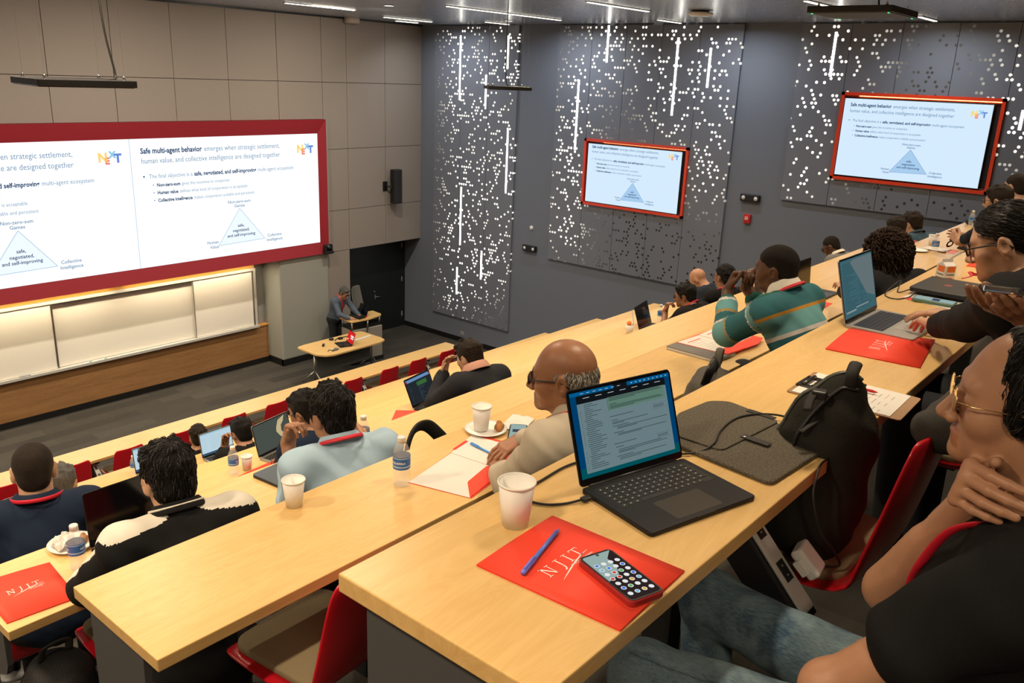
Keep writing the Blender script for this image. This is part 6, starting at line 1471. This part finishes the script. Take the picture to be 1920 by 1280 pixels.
PP('man in light blue shirt and red lanyard with thick black hair, seen from behind', at=(2.13,2.73,4.42), yaw=-14, lean=10, lean2=14, head=(10,8,0), skin=S_med, hair=('short',H_black), strands=900, shirt=C_blue, pants=C_dk, s=1.06, h=.009, hh=.0055, hd=.0045, sleeve=1.6, floor=3.20, collar=(C_blue,.030), lanyard=True, loose=.018, wr=[(.0075,26,.4),(.0045,54,1.2)],
   L=dict(w=(2.08,2.98,4.23), hint=(.1,.6,-1), hand=dict(d=(.05,-.35,.9), n=(.1,-1,0), curls=[(55,60,30)]*4)), Rr=dict(w=(2.60,3.07,4.02), hint=(.7,-.2,-.6), hand=dict(d=(.5,.8,.1), n=(-.75,.45,.1), curls=[(35,40,30)]*4, thumb=30)))
PP('man with black hair and glasses in navy shirt at the idle silver laptop', at=(2.74,3.74,3.965), yaw=-4, lean=12, lean2=16, head=(18,12,0), skin=S_med, hair=('short',H_black), shirt=C_navy, pants=C_dk, s=1.0, h=.011, hh=.007, hd=.006, sleeve=1.7, floor=2.68, specs=('round',M_black), L=dict(w=(2.84,4.14,3.45), hint=(-.6,0,-.7), hand=dict(d=(.3,1,-.1), n=(0,0,-1), **flat())))
PP('person with smooth black hair at the right bright laptop', at=(3.60,5.80,2.935), yaw=-18, lean=14, lean2=18, head=(14,14,0), skin=S_med, hair=('short',H_black), shirt=C_black, pants=C_dk, s=1.0, h=.013, hh=.009, hd=.007, sleeve=1.8, floor=1.72, L=dict(w=(3.57,6.02,2.76), hint=(-.4,.6,-1), hand=dict(d=(.05,-.2,.95), n=(.1,-1,0), curls=[(40,40,25)]*4)))
PP('person with curly brown hair seen from behind between the two bright laptops', at=(3.85,6.95,2.455), yaw=-26, head=(0,10,0), skin=S_med, hair=('curly',H_dbrown), shirt=C_black, pants=C_dk, s=.98, h=.014, hh=.009, sleeve=1.8, floor=1.24, handfine=False)
PP('man in black track jacket with cream shoulder panels, seen from behind', at=(1.345,2.65,4.43), yaw=-10, lean=12, lean2=14, head=(-2,12,0), skin=S_light, hair=('short',H_black), strands=900, shirt=[C_black,C_cream], pants=C_dk, s=1.07, h=.009, hh=.0055, sleeve=1.93, floor=3.20, collar=(C_black,.030), shirt_fn=yoke_fn, loose=.020,
   L=dict(w=(1.25,3.0,3.99), hint=(-.7,-.3,-.4)), Rr=dict(w=(1.62,3.02,3.99), hint=(.7,-.3,-.4)), wr=[(.005,26,.4),(.003,58,1.2)])
PP('man in navy polo and red lanyard with cropped dark hair, at far left', at=(1.326,3.85,4.055), yaw=-22, lean=4, lean2=8, head=(0,4,0), skin=S_light, hair=('buzz',H_fade), shirt=C_navy, pants=C_dk, s=1.10, h=.010, hh=.006, sleeve=.95, floor=2.68, collar=(C_navy,.026), lanyard=True, loose=.018, handfine=False)
PP('grey haired man in plaid shirt partly hidden behind the navy polo man', at=(2.135,5.70,3.04), yaw=-34, head=(0,8,0), skin=S_light, hair=('short',H_salt), shirt=C_plaid, pants=C_dk, s=1.05, h=.013, hh=.008, sleeve=.9, floor=1.72, handfine=False)
PP('grey haired speaker in a grey blue shirt standing at the lectern', at=(10.82,13.35,1.46), yaw=-166, lean=13, lean2=14, head=(-6,24,0), skin=S_med, hair=('short',H_salt), shirt=C_chambray, pants=C_dk, s=1.03, h=.014, hh=.011, hd=.009, sleeve=1.85, stand=True, floor=0, lanyard=True, specs=('rect',M_black), group=None,
   Rr=dict(w=(10.76,13.06,.975), hint=(.6,-.3,-.6), hand=dict(d=(.8,-.3,-.1), n=(0,0,-1), **flat())), L=dict(w=(11.02,13.10,.985), hint=(-.6,-.3,-.6), hand=dict(d=(.9,-.2,-.1), n=(0,0,-1), **flat())))
# watch on the clasped wrist
# ================================================================== front furniture, bags, lights, camera
e = empty('smart_watch', (8.735,1.878,4.49)); tag(e, 'black watch on the wrist above the clasped hands', 'watch')
mb = MB(); d = Vector((.45,.80,.35)).normalized(); a = d.cross(Vector((0,0,1))).normalized(); b_ = a.cross(d); mb.tube([a*(.034*math.cos(t))+b_*(.030*math.sin(t)) for t in [2*PI*i/20 for i in range(20)]], .010, 8, closed=True, flat=.3); mb.build('strap', M_black, e)
mb = MB(); mb.obox(b_*.036, a, d, b_, .018,.019,.005); mb.build('watch_case', mat('watch_glass', (.006,.006,.008), .12), e, bevel=.003)
# ---- front table
e = empty('presenter_table', (10.08,12.5,0)); tag(e, 'maple table with rounded ends and silver legs on the front floor', 'table')
P = [(-.78,.40),(-.80,.30),(-.80,-.20),(-.70,-.36),(-.55,-.42),(.60,-.42),(.76,-.36),(.80,-.2),(.80,.30),(.78,.40),(.6,.44),(-.6,.44)]
mb = MB(); mb.prism(rnd(P,.03), .705, .740); mb.build('tabletop', [M_desk], e, bevel=.004)
for s in (-1,1):
    mb = MB(); mb.tube([(s*.70,-.02,.70),(s*.70,-.02,.12)], .022, 10); mb.tube([(s*.70,-.02,.34),(s*.70,-.36,.07),(s*.70,-.40,.03)], .014, 8); mb.tube([(s*.70,-.02,.34),(s*.70,.32,.07),(s*.70,.36,.03)], .014, 8); mb.tube([(s*.70,-.02,.14),(s*.70,-.02,.03)], .016, 8); mb.build('leg', M_alu, e)
mb = MB(); mb.box(-.66,.66,-.03,-.015,.28,.66); mb.build('modesty_panel', mat('smoked_panel', (.11,.115,.115), .25), e)
laptop((10.19,12.545),(10.08,12.225), .742, .33, .24, RAD(18), 'red', 'open black laptop showing a red and white slide on the front table')
def small(name, loc, rz, label, cat, parts):
    e = empty(name, loc, rz); tag(e, label, cat)
    for nm_, mb, m_ in parts: mb.build(nm_, m_, e)
    return e
m1 = MB(); m1.box(-.05,.05,-.02,.02,0,.03); m2 = MB(); m2.tube([(.05,0,.015),(.09,0,.015)],.009)
small('microphone', (9.70,12.62,.742), .8, 'small black wireless microphone lying on the front table', 'microphone', [('handle',m1,M_black),('head',m2,M_grey)])
m1 = MB(); m1.tube(spline([(-.12,0,.008),(-.05,.05,.008),(0,-.03,.008),(.06,.04,.008),(.10,-.02,.008),(.02,-.05,.008),(-.06,-.04,.008)],5),.006); m2 = MB(); m2.box(.06,.12,-.03,.03,0,.03); m3 = MB(); m3.box(-.02,.03,.02,.05,0,.022)
small('adapter_cable', (9.66,12.28,.742), 0, 'tangled black cables with small adapters at the near side of the front table', 'cable', [('cord',m1,M_black),('adapter',m2,M_grey),('plug',m3,M_white)])
m1 = MB(); m1.lathe([(0,0),(.045,0),(.05,.02),(.03,.04),(.012,.06),(0,.065)],16)
small('conference_puck', (10.05,12.82,.742), 0, 'black domed device at the far edge of the front table', 'device', [('housing',m1,M_black)])
m1 = MB(); m1.tube(spline([(-.15,-.03,.01),(-.05,.04,.01),(.05,0,.03),(.12,.05,.01),(.22,.03,.01)],5),.008); m2 = MB(); m2.box(-.03,.05,-.03,.03,0,.035)
small('cable_box', (10.20,12.74,.742), 0, 'black adapter box with cable behind the red slide laptop', 'cable', [('cord',m1,M_black),('box',m2,M_black)])
m1 = MB(); m1.box(-.22,.22,-.03,.03,0,.008)
small('paper_strip', (10.58,12.50,.742), .1, 'white paper strip at the right end of the front table', 'paper', [('sheet',m1,M_paper)])
# ---- lectern
e = empty('lectern', (11.12,13.17,0), -.10); tag(e, 'maple topped grey lectern beside the standing speaker', 'lectern')
mb = MB(); mb.prism(rnd([(-.42,.20),(-.42,-.24),(.02,-.26),(.38,-.16),(.42,-.10),(.42,.20)],.03), .925, .96); mb.build('top', M_desk, e, bevel=.004)
mb = MB(); mb.box(-.38,.38,-.20,.18,.08,.74); mb.build('cabinet', mat('warm_grey_panel', (.27,.245,.205), .55), e, bevel=.01)
for x, y in ((-.36,-.18),(.0,-.21),(.36,-.12),(.36,.16),(-.36,.16)):
    mb = MB(); mb.tube([(x,y,.72),(x,y,.925)], .018, 10); mb.build('post', M_alu, e)
mb = MB(); mb.box(-.36,.36,-.16,.16,.745,.81); mb.build('shelf_equipment', M_black, e)
mb = MB(); mb.tube(spline([(-.39,-.19,.76),(-.30,-.30,.50),(-.10,-.29,.52),(-.02,-.22,.76)],6), .009); mb.build('cable', M_cable, e)
mb = MB(); mb.box(-.40,.40,-.21,.19,.0,.08); mb.build('plinth', M_black, e)
laptop((11.16,13.34),(11.12,13.02), .962, .33, .23, RAD(20), 'dark', 'open black laptop on the lectern')
m1 = MB(); m1.box(-.10,.09,-.05,.06,0,.045); m2 = MB(); m2.box(.10,.16,-.03,.03,0,.02)
small('control_panel', (10.98,13.02,.962), .1, 'black control box with a red tag on the lectern', 'device', [('housing',m1,M_black),('tag',m2,M_txtr)])
# ---- grey chair by the door
e = empty('side_chair', (11.78,13.80,0), -2.75); tag(e, 'grey mesh backed stool chair in front of the black door', 'chair')
mb = MB(); n = 7; P = []; F = []
for k, (y, z, w) in enumerate([(-.20,.82,.44),(-.235,.98,.45),(-.265,1.12,.44),(-.285,1.26,.40),(-.29,1.34,.36)]):
    for i in range(n): t = -1+2*i/(n-1); P.append((t*w/2, y+.05*t*t, z))
for k in range(4):
    for i in range(n-1): F.append((k*n+i,k*n+i+1,(k+1)*n+i+1,(k+1)*n+i))
mb.add(P, F, 0, True); mb.build('backrest', mat('warm_grey_plastic', (.15,.14,.12), .5), e, solid=.02, sub=1)
mb = MB(); mb.prism(rrect(.46,.44,.10,6), .66, .71); mb.build('seat', MATS['warm_grey_plastic'], e, bevel=.015)
mb = MB(); mb.tube([(-.2,-.16,.67),(-.2,-.235,.86)],.012); mb.tube([(.2,-.16,.67),(.2,-.235,.86)],.012); mb.tube([(0,0,.66),(0,0,.10)],.025); mb.build('column', M_black, e)
for k in range(5):
    a = 2*PI*k/5; mb = MB(); mb.tube([(0,0,.10),(.28*math.cos(a),.28*math.sin(a),.06)],[.022,.014]); mb.sphere((.28*math.cos(a),.28*math.sin(a),.03),.03,10); mb.build('leg', M_black, e)

# ---- backpack on the chair
def blob(name, prims, h, m_, par, wr=None): return sdf_obj(name, prims, h, [m_] if not isinstance(m_, list) else m_, par, wr=wr)
M_nyl = mat('charcoal_nylon', (.022,.021,.017), .9, spec=.15, bump=.35, bscale=220, var=.15, vscale=20)
M_strap = mat('black_webbing', (.016,.015,.013), .7, bump=.3, bscale=500)
e = empty('backpack', (2.08,.64,4.68), .25); tag(e, 'large black backpack standing on the red chair beside the felt sleeve', 'backpack')
Q = Prims(); Q.rc((0,.02,.13),(0,.0,.30),.125,.115,.08); Q.rc((-.08,.02,.10),(.09,.02,.10),.10,.10,.06); Q.rc((0,-.01,.38),(0,-.015,.42),.085,.060,.06); Q.rc((0,.10,.12),(0,.09,.22),.075,.06,.05)
BG = blob('bag_body', Q, .008, M_nyl, e, [(.006,26,.6),(.003,55,1.7)])
mb = MB(); mb.tube(spline([(-.032,-.03,.445),(-.036,-.03,.49),(.0,-.035,.512),(.03,-.03,.493),(.032,-.02,.44)],6), .015, 8, flat=.4); mb.build('grab_handle', M_strap, e)
for x, m_ in ((-.062,M_black),(.045,mat('grey_zip', (.06,.065,.05), .4))):
    mb = MB(); mb.tube(cling(BG, [(x*.7,-.06,.47),(x*.8-.02,.0,.47),(x-.05,.06,.40),(x*1.2-.07,.11,.28),(x*1.2-.08,.14,.14)], .004), .008, 6, flat=.5); mb.build('zip', m_, e)
mb = MB(); mb.tube(cling(BG, [(-.10,.06,.30),(-.11,.08,.25),(-.11,.10,.20)], .012), .009, 8, flat=.3); mb.build('zip_pull', mat('tan_webbing', (.07,.06,.045), .7), e)
mb = MB(); mb.tube(spline([(-.07,.02,.44),(-.10,.04,.455),(-.13,.05,.44),(-.155,.05,.425)],5), .011, 8, flat=.35); mb.tube(spline([(-.07,.0,.40),(-.10,.04,.37),(-.125,.06,.355)],5), .008, 8, flat=.35); mb.build('strap', M_strap, e)
mb = MB(); mb.box(-.115,-.085,.015,.05,.44,.462); mb.build('buckle', M_black, e, bevel=.004)
mb = MB(); mb.tube(cling(BG, [(.08,-.06,.45),(.14,-.05,.34),(.16,-.04,.20),(.14,-.03,.08)], .008), .020, 8, flat=.35); mb.build('shoulder_strap', M_strap, e)
# things stuffed under it: dark jacket on the backrest
e = empty('jacket', (2.13,.385,4.95), -.05); tag(e, 'dark grey wool jacket draped over the back of the red chair', 'jacket')
Q = Prims(); Q.rc((-.10,-.02,.155),(.20,-.03,.16),.055,.058,.03); Q.rc((-.07,.02,.135),(.18,.02,.14),.040,.042,.03); Q.rc((-.04,-.10,.10),(.20,-.10,.10),.045,.05,.05); Q.rc((0.02,-.12,-.02),(.20,-.12,-.02),.05,.055,.06); Q.rc((.04,-.12,-.20),(.18,-.12,-.20),.05,.05,.06)
blob('garment', Q, .008, mat('charcoal_wool', (.045,.042,.036), .9, bump=.4, bscale=420, var=.25, vscale=160), e, [(.006,30,.2),(.004,61,1.1)])
# small backpack at the desk edge
e = empty('backpack', (3.46,1.62,4.19), .3); tag(e, 'grey backpack hung behind the second desk near the notebook, only its top in view', 'backpack')
Q = Prims(); Q.rc((-.02,0,.10),(.02,.0,.28),.14,.115,.08); Q.rc((.06,.02,.33),(-.07,.02,.32),.055,.06,.05); Q.rc((-.12,.03,.20),(.12,.03,.20),.09,.09,.06)
M_nylg = mat('olive_grey_nylon', (.075,.068,.052), .65, bump=.35, bscale=220, var=.15, vscale=20)
blob('bag_body', Q, .010, M_nylg, e, [(.007,26,.6),(.003,55,1.7)])
mb = MB(); mb.tube(spline([(-.12,.02,.36),(-.14,.0,.43),(-.07,-.01,.46),(-.02,.0,.42),(-.03,.02,.37)],6), .024, 8, flat=.3); mb.build('strap', M_black, e)
mb = MB(); mb.tube(spline([(.04,.0,.37),(.07,.0,.45),(.12,.0,.46),(.15,.01,.38)],6), .018, 8, flat=.3); mb.build('grab_handle', M_nylg, e)
mb = MB(); mb.tube(spline([(.02,-.02,.385),(.08,-.06,.35),(.12,-.09,.26)],6), .006, 6); mb.build('zip', M_black, e)
# strap loop behind third desk
e = empty('shoulder_bag', (2.56,2.62,4.04), .2); tag(e, 'black padded bag strap looping up behind the water bottle on the second desk', 'bag')
Q = Prims(); Q.rc((-.10,0,-.10),(.14,0,-.10),.10,.10,.05); Q.rc((-.05,0,.02),(.10,0,.02),.06,.06,.05); blob('bag_body', Q, .010, M_nyl, e, [(.005,26,.6)])
mb = MB(); mb.tube(spline([(-.10,.0,.03),(-.10,.01,.14),(-.03,.02,.215),(.07,.02,.205),(.15,.0,.13),(.20,-.02,.06)],6), .032, 10, flat=.35); mb.build('strap', M_strap, e)
# dark rucksack at the lower left on the third row chair
e = empty('rucksack', (1.00,2.93,3.20), 0); tag(e, 'big black rucksack at the lower left corner beside the desk ends', 'backpack')
Q = Prims(); Q.rc((0,0,.16),(0,.02,.40),.17,.13,.09); Q.rc((-.10,.02,.20),(.10,.02,.20),.13,.13,.08); Q.rc((.0,-.12,.14),(0,-.10,.28),.10,.07,.05)
blob('bag_body', Q, .011, mat('black_nylon', (.012,.012,.012), .6, bump=.35, bscale=200), e, [(.006,24,.1)])
mb = MB(); mb.tube(spline([(-.05,.02,.52),(-.04,.0,.58),(.04,.0,.58),(.05,.02,.52)],6), .014, 8, flat=.4); mb.build('grab_handle', M_strap, e)
mb = MB(); mb.lathe([(0,0),(.034,0),(.034,.16),(.028,.19),(.015,.21),(.015,.23),(0,.23)], 18, (.20,-.05,.10)); mb.build('side_bottle', M_clear, e)

# ================================================================== LIGHT
def area(name, loc, rot, sx, sy, power, col, spread=None):
    l = bpy.data.lights.new(name, 'AREA'); l.shape = 'RECTANGLE'; l.size = sx; l.size_y = sy; l.energy = power; l.color = col
    if spread: l.spread = spread
    o = bpy.data.objects.new(name, l); COL.objects.link(o); o.location = loc; o.rotation_euler = rot; return o
WARM = (1,.80,.56); NEUT = (1,.88,.72); COOL = (.75,.86,1)
for x in (-.45, 2.6, 5.0, 7.6, 10.2):
    for y, p in ((-.9,18),(1.1,22),(3.2,32),(5.6,46),(8.0,62)):
        area('ceiling_lamp', (x, y, ZC-.03), (0,0,0), .5, .12, p*(2.1 if x < 1 else .92), WARM, 2.4)
for x in (3.0, 6.5, 10.0): area('ceiling_lamp', (x, 11.0, ZC-.03), (RAD(24),0,0), .5, .12, 98, NEUT, 2.6)
for y, p in ((3.4,17),(6.4,23),(9.6,27),(12.6,24)): area('wall_fill', (12.55, y, ZC-.03), (0,RAD(-12),0), .1, .9, p, (.90,.95,1), 2.6)  # unseen cool fill added to brighten the side wall
for x in (-.3, 2.5, 5.3, 8.1): area('whiteboard_lamp', (x, YN-.22, 2.19), (RAD(-14),0,0), 2.6, .04, 31, (1,.83,.56), 2.6)
w = bpy.data.worlds.new('world'); SC.world = w; w.use_nodes = True; w.node_tree.nodes['Background'].inputs[0].default_value = (.45,.55,.75,1); w.node_tree.nodes['Background'].inputs[1].default_value = .02
# ================================================================== CAMERA
cam = bpy.data.cameras.new('camera'); co = bpy.data.objects.new('camera', cam); COL.objects.link(co); SC.camera = co
yaw, pitch, roll = .88461394, .30347505, .04079041
fw = Vector((math.sin(yaw)*math.cos(pitch), math.cos(yaw)*math.cos(pitch), -math.sin(pitch))); r_ = Vector((math.cos(yaw), -math.sin(yaw), 0)); u_ = r_.cross(fw)
r2 = r_*math.cos(roll)+u_*math.sin(roll); u2 = -r_*math.sin(roll)+u_*math.cos(roll)
co.matrix_world = Matrix(((r2.x,u2.x,-fw.x,0),(r2.y,u2.y,-fw.y,0),(r2.z,u2.z,-fw.z,5.84),(0,0,0,1)))
cam.sensor_width = 36; cam.lens = 1591.65/1920*36; cam.clip_start = .02; cam.clip_end = 100
cam.dof.use_dof = False
vs = SC.view_settings; vs.view_transform = 'Standard'; vs.look = 'None'; vs.gamma = 1; vs.use_curve_mapping = False; vs.exposure = 0.0
